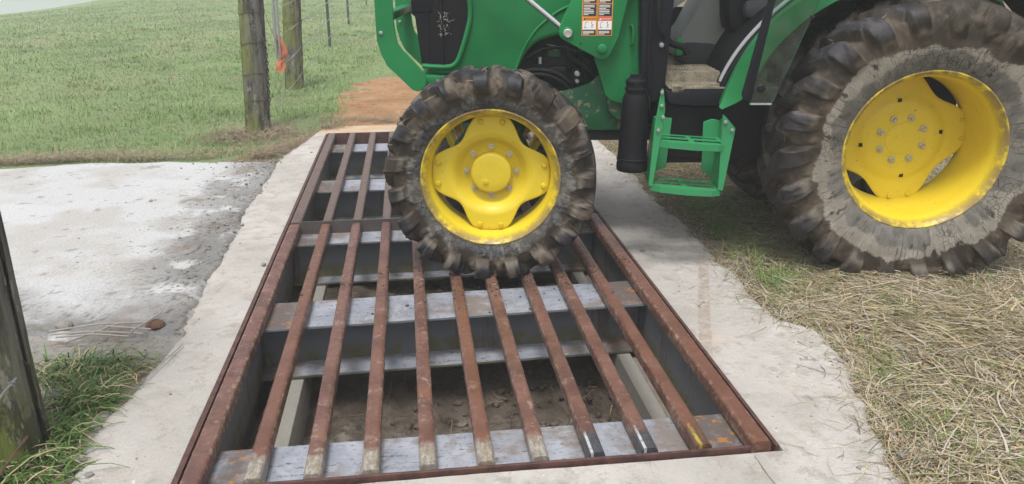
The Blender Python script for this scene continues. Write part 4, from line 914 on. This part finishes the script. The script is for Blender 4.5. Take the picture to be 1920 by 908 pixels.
# orange strap with rods
st = empty('orange_strap', (-.72, 7.45, .35)); tag(st, 'orange webbing strap with two metal rods hanging between the wooden posts', 'strap')
def ribbon(P_, w, name):
    V = []; F = []
    for i, p in enumerate(P_):
        p = Vector(p); a = .5*math.sin(i*.55); b = Vector((math.cos(a), math.sin(a), 0))*w/2; nrm = Vector((-math.sin(a), math.cos(a), 0))*.003
        V += [p-b-nrm, p+b-nrm, p+b+nrm, p-b+nrm]
    for i in range(len(P_)-1):
        k = 4*i; F += [(k+a_, k+(a_+1) % 4, k+4+(a_+1) % 4, k+4+a_) for a_ in range(4)]
    F += [(0, 1, 2, 3), (len(V)-1, len(V)-2, len(V)-3, len(V)-4)]; MB().add(V, F, True).build(name, STRAP, st)
ribbon(smooth_line([(-.02, 0, .36), (.02, -.01, .30), (.055, -.02, .22), (.06, -.02, .14), (.03, -.01, .10), (.0, 0, .12), (-.005, .01, .25), (-.01, .01, .36)], 2), .055, 'upper_loop')
ribbon(smooth_line([(.02, 0, .12), (-.01, -.01, .08), (-.045, -.02, .02), (-.04, -.02, -.04), (.0, -.02, -.05), (.02, -.01, .0), (.02, 0, .08)], 2), .055, 'lower_loop')
ribbon(smooth_line([(-.02, 0, .78), (.01, -.01, .74), (.0, 0, .95)], 2), .05, 'top_loop')
for x in (-.034, .004): MB().tube([(x-.01, 0, .10), (x, -.02, .4), (x+.012, -.02, .95)], .014, 8).build('rod', GALV, st)
MB().tube([(-.055, .01, .10), (-.05, .01, .62)], .006, 6).build('cord', WIRE, st)

# ---------------------------------------------------------------- straw, grass, stones
def strands(name, base, az, ln, el, bend, wd, col, m, segs=3, taper=.5, twist=0, drop=0.):
    n = len(base); dx, dy = np.cos(az), np.sin(az); V = np.zeros((n, segs+1, 2, 3)); t = np.linspace(0, 1, segs+1)
    for i, u in enumerate(t):
        a2 = az+bend*u; s_ = ln*u
        px = base[:, 0]+s_*np.cos(el)*np.cos(az+bend*u*.5); py = base[:, 1]+s_*np.cos(el)*np.sin(az+bend*u*.5); pz = base[:, 2]+s_*np.sin(el)-drop*ln*u*u
        w = wd*(1-(1-taper)*u)*.5; tz = twist*(u-.3); bx, by = -np.sin(a2)*w, np.cos(a2)*w
        V[:, i, 0] = np.stack([px-bx, py-by, pz-w*tz], -1); V[:, i, 1] = np.stack([px+bx, py+by, pz+w*tz], -1)
    V = V.reshape(-1, 3); k = (np.arange(n)*(segs+1)*2)[:, None]+np.arange(segs)[None, :]*2; k = k.reshape(-1)
    F = np.stack([k, k+1, k+3, k+2], -1)
    return tag(np_mesh(name, V, F, m, col=np.repeat(col, (segs+1)*2, axis=0)), kind='stuff')
def straw_col(n, green=.12):
    a = rng.random(n); c = mixc((.22, .165, .09), (.55, .45, .275), a); c = mixc(c, np.array((.46, .41, .33)), (rng.random(n) < .35)*1.); c = mixc(c, np.array((.14, .10, .06)), (rng.random(n) < .12)*1.)
    return mixc(c, np.array((.14, .19, .05)), (rng.random(n) < green)*1.)
def hay(n, x0, x1, y0, y1, hgt, lnm, dens=None):
    x, y = rng.uniform(x0, x1, n), rng.uniform(y0, y1, n)
    e = x-(right_edge(y)-.02); k = e > rng.exponential(.05, n)-.05
    cl = fbm(x*2.1, y*2.1, sd=90); k &= (rng.random(n) < .45+.9*cl)
    x, y = x[k], y[k]; n = len(x)
    mound = hgt*(.25+1.1*fbm(x*3.2, y*3.2, sd=91))*sstep(-.02, .30, x-right_edge(y))
    az = 2*PI*fbm(x*1.3, y*1.3, sd=92)*1.6+rng.normal(0, .75, n)+PI*(rng.random(n) < .5)
    z = field_z(x, y)+.006+mound*rng.random(n)**.7+.004
    ln = rng.gamma(4, lnm/4, n); el = rng.normal(.03, .10, n); b = rng.normal(0, .55, n)
    dead = x > 4.3
    return np.stack([x, y, z], -1), az, ln, el, b, rng.gamma(6, .0032/6, n), straw_col(n, .10+.0)
for (n, x0, x1, y0, y1, lm) in ((88000, 2.05, 4.6, -.9, 2.2, .14), (26000, 2.2, 6.5, 2.2, 5.2, .14), (4000, 2.0, 4.6, -2.6, -.9, .16)):
    b_, az, ln, el, bd, wd, cc = hay(n, x0, x1, y0, y1, .060, lm); strands('dry_straw', b_, az, ln, el, bd, wd, cc, HAYM, 3, .6, .8, .10)
n = 1500; y = rng.uniform(-.6, 4.5, n); x = right_edge(y)-rng.exponential(.07, n)
strands('dry_straw', np.stack([x, y, slab_z(x, y)+.003+.004*rng.random(n)-.03*sstep(.08, 0, right_edge(y)-x)], -1), rng.uniform(0, 2*PI, n), rng.gamma(5, .07/5, n), rng.normal(0, .03, n), rng.normal(0, .5, n), rng.uniform(.0015, .0035, n), straw_col(n, .05), HAYM, 3, .6, .4, .0)
# green blades pushing through the straw
n = 3600; cx = rng.uniform(2.35, 4.5, 46); cx[:16] = 2.5+.12*rng.random(16); cy = rng.uniform(-.5, 3.2, 46); i = rng.integers(0, 46, n); x, y = cx[i]+rng.normal(0, .06, n), cy[i]+rng.normal(0, .06, n); k = x > right_edge(y)+.05; x, y = x[k], y[k]; n = len(x)
strands('green_shoots', np.stack([x, y, field_z(x, y)+.02], -1), rng.uniform(0, 2*PI, n), rng.gamma(6, .13/6, n), rng.uniform(.2, 1.1, n), rng.normal(0, .5, n), rng.uniform(.002, .0045, n), mixc((.07, .14, .025), (.17, .29, .05), rng.random(n)), GRASSM, 3, .15, .5, .35)
n = 5200; x, y = rng.normal(2.80, .26, n), rng.normal(2.45, .48, n); k = (x > right_edge(y)+.03) & (rng.random(n) < .2+1.2*fbm(x*3, y*3, sd=130)); x, y = x[k], y[k]; n = len(x)
strands('green_shoots', np.stack([x, y, field_z(x, y)+.015], -1), rng.uniform(0, 2*PI, n), rng.gamma(6, .10/6, n), rng.uniform(.0, .7, n), rng.normal(0, .5, n), rng.uniform(.002, .0045, n), mixc((.06, .12, .03), (.16, .24, .06), rng.random(n)), GRASSM, 3, .2, .5, .25)
# pasture
n = 420000; v = rng.random(n); dist = 4.2*np.exp(v*math.log(46/4.2)); an = rng.uniform(-.66, .10, n)
x, y = .72+dist*np.sin(an)*1.0, -2.18+dist*np.cos(an); y = y
def lawn_ok(x, y):
    e = 4.36+.10*(fbm(x*4, 2.2, sd=41)-.5)+.40*fbm(x*1.8, y*1.8, sd=95)
    lawn = np.where(x < -.45, y > e, (y > 4.5+(x+.45)*2.1+.35*fbm(x*4, y*4, sd=96)) & (x < .02+.35*(fbm(y*2.2, 3.1, sd=97)-.5)) | (y > 9.3+.5*fbm(x*2, y*2, sd=98)))
    return lawn
k = lawn_ok(x, y); x, y, dist = x[k], y[k], dist[k]; n = len(x)
pt = fbm(x*.55, y*.55, sd=100); pt2 = fbm(x*2.2, y*2.2, sd=101); k = rng.random(n) < .35+1.1*pt2; x, y, dist, pt, pt2 = x[k], y[k], dist[k], pt[k], pt2[k]; n = len(x)
c = mixc((.14, .195, .082), (.26, .345, .15), rng.random(n)); c = c*(.72+.56*sstep(.3, .7, fbm(x*.9, y*.9, sd=102)))[:, None]; c = mixc(c, np.array((.17, .29, .075)), sstep(.48, .66, pt2)*.75); c = mixc(c, np.array((.32, .31, .18)), (rng.random(n) < .12+.6*sstep(.48, .66, pt))*1.); c = mixc(c, np.array((.34, .27, .16)), (rng.random(n) < .05+.55*sstep(5.1, 4.6, y)*(x < 0))*1.)
strands('pasture_grass', np.stack([x, y, field_z(x, y)-.005], -1), rng.uniform(0, 2*PI, n), rng.gamma(6, (.045+.03*sstep(.45, .75, pt2))/6, n), rng.uniform(.35, 1.3, n), rng.normal(0, .5, n), (.0030+.0008*np.maximum(dist-6, 0))*rng.uniform(.6, 1.4, n), c, GRASSM, 2, .2, .4, .30)
m = 420; d_ = 4.6*np.exp(rng.random(m)*math.log(22/4.6)); an = rng.uniform(-.66, .08, m); cx, cy = .72+d_*np.sin(an), -2.18+d_*np.cos(an); k = lawn_ok(cx, cy) & (cy > 4.75); cx, cy = cx[k], cy[k]; m = len(cx)
n = m*42; i = np.repeat(np.arange(m), 42); sz = rng.uniform(.5, 1.3, m)[i]; x, y = cx[i]+rng.normal(0, .07, n)*sz, cy[i]+rng.normal(0, .06, n)*sz; tone = rng.random(m)[i]
c = mixc(mixc((.10, .165, .05), (.18, .28, .08), rng.random(n)), mixc((.16, .25, .06), (.26, .36, .11), rng.random(n)), (tone > .5)*1.); c = mixc(c, np.array((.30, .27, .16)), (tone < .12)*.8)
strands('pasture_tufts', np.stack([x, y, field_z(x, y)], -1), rng.uniform(0, 2*PI, n), rng.gamma(6, .085/6, n)*sz, rng.uniform(.5, 1.3, n), rng.normal(0, .5, n), (.0032+.0006*np.maximum(np.hypot(x-.7, y+2.2)-6, 0))*rng.uniform(.7, 1.4, n), c, GRASSM, 3, .15, .4, .35)
# brown thatch along the lawn edge, around the chained post and by the clay
def thatch(n, x, y, lm, colr=.04):
    m = len(x); z = field_z(x, y)+.012+.035*rng.random(m)
    strands('dead_thatch', np.stack([x, y, z], -1), rng.uniform(0, 2*PI, m), rng.gamma(5, lm/5, m), rng.normal(.12, .22, m), rng.normal(0, .6, m), rng.uniform(.002, .0045, m), mixc(straw_col(m, .05), np.array((.19, .13, .085)), np.full(m, .45)), HAYM, 3, .5, .6, .1)
xx = rng.uniform(-4.2, -.35, 9000); xx = xx[rng.random(9000) < sstep(.48, .62, fbm(xx*1.3, 4.4, oct=2, sd=120))]; m_ = len(xx); thatch(0, xx, 4.50+.30*rng.random(m_)**2+.10*fbm(xx*4, 2.2, sd=41)+np.where(xx > -.9, .1, 0), .07)
a = rng.uniform(0, 2*PI, 3800); rr = .10+np.abs(rng.normal(0, .20, 3800)); thatch(0, -.70+rr*np.cos(a)*1.3, 5.42+rr*np.sin(a)*.9, .10)
t = rng.random(2600); thatch(0, -.55+.52*t+rng.normal(0, .05, 2600), 4.5+1.25*t+rng.normal(0, .05, 2600), .08)
xx = rng.uniform(-.2, 2.2, 3000); thatch(0, xx, 5.88+.28*rng.random(3000), .07)
# tufts round the near left post
def tuft(n, fx, fy, lm, wd):
    x, y = fx(n), fy(n); k = x < left_edge(y)+.02; x, y = x[k], y[k]; n = len(x); z = np.full(n, -.03)
    c = mixc((.045, .10, .022), (.12, .21, .045), rng.random(n)); c = mixc(c, np.array((.42, .35, .21)), (rng.random(n) < .24)*1.)
    strands('verge_grass', np.stack([x, y, z], -1), rng.normal(-.5, 1.3, n), rng.gamma(7, lm/7, n), rng.uniform(.25, 1.15, n), rng.normal(0, .45, n), rng.uniform(wd*.6, wd*1.4, n), c, GRASSM, 4, .12, .5, .55)
tuft(620, lambda n: rng.normal(-.62, .14, n), lambda n: rng.normal(.86, .07, n), .13, .006)
tuft(480, lambda n: rng.normal(-.53, .06, n), lambda n: rng.normal(.62, .05, n)+0, .15, .007)
tuft(400, lambda n: rng.normal(-.55, .07, n), lambda n: rng.normal(.33, .13, n), .16, .008)
tuft(420, lambda n: rng.normal(-.60, .10, n), lambda n: rng.normal(.10, .08, n), .16, .008)
tuft(300, lambda n: rng.normal(-1.1, .25, n), lambda n: rng.normal(.75, .16, n), .14, .006)
# bare verge soil with a clay patch under the tufts
gx, gy = np.arange(-2.2, -.28, .025), np.arange(-.6, 1.45, .025); X, Y = np.meshgrid(gx, gy, indexing='ij'); Zs = -.034+.03*(fbm(X*6, Y*6, sd=110)-.5)+.012*(fbm(X*30, Y*30, sd=111)-.5)
def verge_mat():
    k = Mat('verge_soil', .95, 0, .15); n1 = k.noise(4.5, 5, .65); n2 = k.noise(40, 5, .7); c = k.mix(k.step(n1, .48, .62), (.30, .285, .26), (.22, .13, .085)); c = k.mix(k.step(n2, .55, .7), c, (.13, .10, .07)); k.color(c); k.bump(n2, .015); return k.m
tag(np_mesh('verge_soil', np.stack([X, Y, Zs], -1).reshape(-1, 3), grid_faces(len(gx), len(gy)), verge_mat()), kind='structure')
# a few stalks lying on the rubble
G2 = 'grey stalks lying by the verge grass'
for i, (x0, y0, x1, y1, lab) in enumerate(((-.86, 1.17, -.48, 1.22, 'long pale stalk at the back of the pile on the grey rubble'), (-.84, 1.13, -.45, 1.09, 'grey stalk across the middle of the pile by the verge grass'), (-.80, 1.09, -.50, 1.06, 'grey stalk at the front of the pile by the verge grass'),
                                      (-.74, 1.02, -.58, 1.19, 'stalk leaning diagonally over the pile beside the rubble'), (-.62, 1.16, -.42, 1.10, 'short stalk at the right end of the pile'), (-.50, 1.08, -.42, 1.26, 'stub of stalk pointing towards the brown clod'))):
    tag(MB().tube([(x0, y0, .012+.004*i), ((x0+x1)/2, (y0+y1)/2+.006, .022+.004*(i % 3)), (x1, y1, .010+.005*i)], .0042, 7).build('dry_stalk', TWIG), lab, 'stalk', G2)
tag(MB().tube([(-.335, .72, -.004), (-.30, .86, .0), (-.27, 1.0, -.004)], .003, 6).build('dry_stalk', TWIG), 'single twig lying on the left concrete strip beside the rail', 'twig')
def stone(x, y, z, r, name='stone', m=STONE, sd=0):
    bm = bmesh.new(); bmesh.ops.create_icosphere(bm, subdivisions=2, radius=r)
    for v in bm.verts:
        q = v.co/r; f = .72+.6*float(fbm(q.x*1.3+sd, q.y*1.3, q.z*1.3, sd=sd)); v.co = v.co*f; v.co.z *= .62
    me = bpy.data.meshes.new(name); bm.to_mesh(me); bm.free(); me.materials.append(m); o = link(bpy.data.objects.new(name, me)); o.location = (x, y, z); return o
tag(stone(-.83, 1.25, .0, .035, sd=3), 'pale stone at the left end of the stalk pile', 'stone')
tag(stone(-.44, 1.22, -.005, .042, 'clod', plain('brown_clod', (.13, .075, .05), .95, 0, .4, 30, .006), 7), 'reddish brown clod of earth at the right end of the stalk pile', 'clod')
tag(stone(-.055-.03, 1.93, -.004, .014, sd=9), 'small dark pebble beside the left rail', 'pebble'); tag(stone(1.98, 1.90, -.006, .014, sd=11), 'small pebble on the right concrete strip near the tractor wheel', 'pebble')
n = 2600; V = []; F = []; ico = bmesh.new(); bmesh.ops.create_icosphere(ico, subdivisions=1, radius=1); iv = np.array([v.co[:] for v in ico.verts]); fi = np.array([[v.index for v in f.verts] for f in ico.faces]); ico.free()
x = np.concatenate([rng.uniform(-1.4, -.32, n), np.concatenate([rng.uniform(-.42, 2.4, 260), 2.42+rng.normal(0, .06, 440)])]); y = np.concatenate([1.05+3.4*rng.random(n), rng.uniform(-.5, 5.5, 700)]); dR = np.interp(y, LEFT_Y, LEFT_X)-x
k = np.where(np.arange(len(x)) < n, (dR > -.10) & (rng.random(len(x)) < np.exp(-np.abs(dR-.05)*4.2)), (x < PX0-.02) | (x > PX1+.03)); x, y = x[k], y[k]; n = len(x)
r = .0025+rng.gamma(1.1, .0026, n); r = np.minimum(r, np.where(np.arange(n) < n*.75, .016, .006)); z = np.where(x < np.interp(y, LEFT_Y, LEFT_X)-.02, lime_h(x, y), slab_z(x, y))+r*.25
V = (iv[None]*(1+.35*(rng.random((n, len(iv), 1))-.5))*np.array([1, 1, .65])*r[:, None, None]+np.stack([x, y, z], -1)[:, None]).reshape(-1, 3); F = (fi[None]+(np.arange(n)*len(iv))[:, None, None]).reshape(-1, 3)
tag(np_mesh('loose_grit', V, F, STONE, smooth=False), kind='stuff')
MUD = plain('dropped_mud', (.085, .062, .045), .9, 0, .4, 60, .004)
n = 900; px = np.concatenate([rng.normal(1.1, .30, n), rng.normal(1.2, .5, n)]); py = np.concatenate([rng.normal(1.62, .13, n), rng.uniform(1.25, 1.56, n)]); kx = np.abs((px+.0915) % .183-.0915) < .024
k = np.where(np.arange(2*n) < n, kx, rng.random(2*n) < .012); px, py = px[k], py[k]; onbar = (np.abs((px+.0915) % .183-.0915) < .024); pz = np.where(onbar, .001, -.064); n = len(px); r = np.minimum(.002+rng.gamma(1.3, .0028, n), .012)
V = (iv[None]*(1+.4*(rng.random((n, len(iv), 1))-.5))*np.array([1, 1, .6])*r[:, None, None]+np.stack([px, py, pz], -1)[:, None]).reshape(-1, 3); F = (fi[None]+(np.arange(n)*len(iv))[:, None, None]).reshape(-1, 3)
tag(np_mesh('dropped_mud', V, F, MUD, smooth=True), kind='stuff')
n = 1500; px, py = rng.uniform(.2, 1.68, n), rng.uniform(.2, 5.0, n); r = np.minimum(.004+rng.gamma(1.4, .006, n), .03); pz = -.60+.17*sstep(1.15, 2.1, py)+.015
V = (iv[None]*(1+.4*(rng.random((n, len(iv), 1))-.5))*np.array([1, 1, .6])*r[:, None, None]+np.stack([px, py, pz], -1)[:, None]).reshape(-1, 3); F = (fi[None]+(np.arange(n)*len(iv))[:, None, None]).reshape(-1, 3)
tag(np_mesh('pit_rubble', V, F, PIT, smooth=False), kind='stuff')
n = 260; px, py = rng.uniform(.2, 1.68, n), rng.uniform(.3, 2.4, n)
strands('pit_litter', np.stack([px, py, -.575+.17*sstep(1.15, 2.1, py)+.02*rng.random(n)], -1), rng.uniform(0, 2*PI, n), rng.gamma(4, .12/4, n), rng.normal(.05, .1, n), rng.normal(0, .7, n), rng.uniform(.003, .007, n), mixc((.05, .035, .025), (.28, .21, .13), rng.random(n)), HAYM, 3, .5, .5, .0)
# wisp of dry grass on the near beam
w = MB()
for i in range(14):
    a = .9+rng.normal()*.35; x0, y0 = .50+rng.normal()*.02, .05+rng.normal()*.012; ln = rng.uniform(.06, .17); w.tube([(x0, y0, -.064), (x0+.5*ln*math.cos(a), y0+.5*ln*math.sin(a), -.050), (x0+ln*math.cos(a), y0+ln*math.sin(a), -.060)], .0010, 4)
tag(w.build('grass_wisp', TWIG), 'wisp of dry grass lying on the near pale beam between two bars', 'grass wisp')

# ---------------------------------------------------------------- fog
hz = bpy.data.materials.new('haze_air'); hz.use_nodes = True; t = hz.node_tree; t.nodes.remove(t.nodes['Principled BSDF'])
pv = t.nodes.new('ShaderNodeVolumePrincipled'); pv.inputs['Color'].default_value = (.94, .975, 1.0, 1); pv.inputs['Density'].default_value = .0056; pv.inputs['Anisotropy'].default_value = .0
t.links.new(pv.outputs[0], t.nodes['Material Output'].inputs['Volume'])
zmin = float(field_z(np.array(-260.), np.array(320.)))
o = MB().box((-270, -70, -98), (270, 330, 2.7)).build('haze', hz); tag(o, kind='stuff')
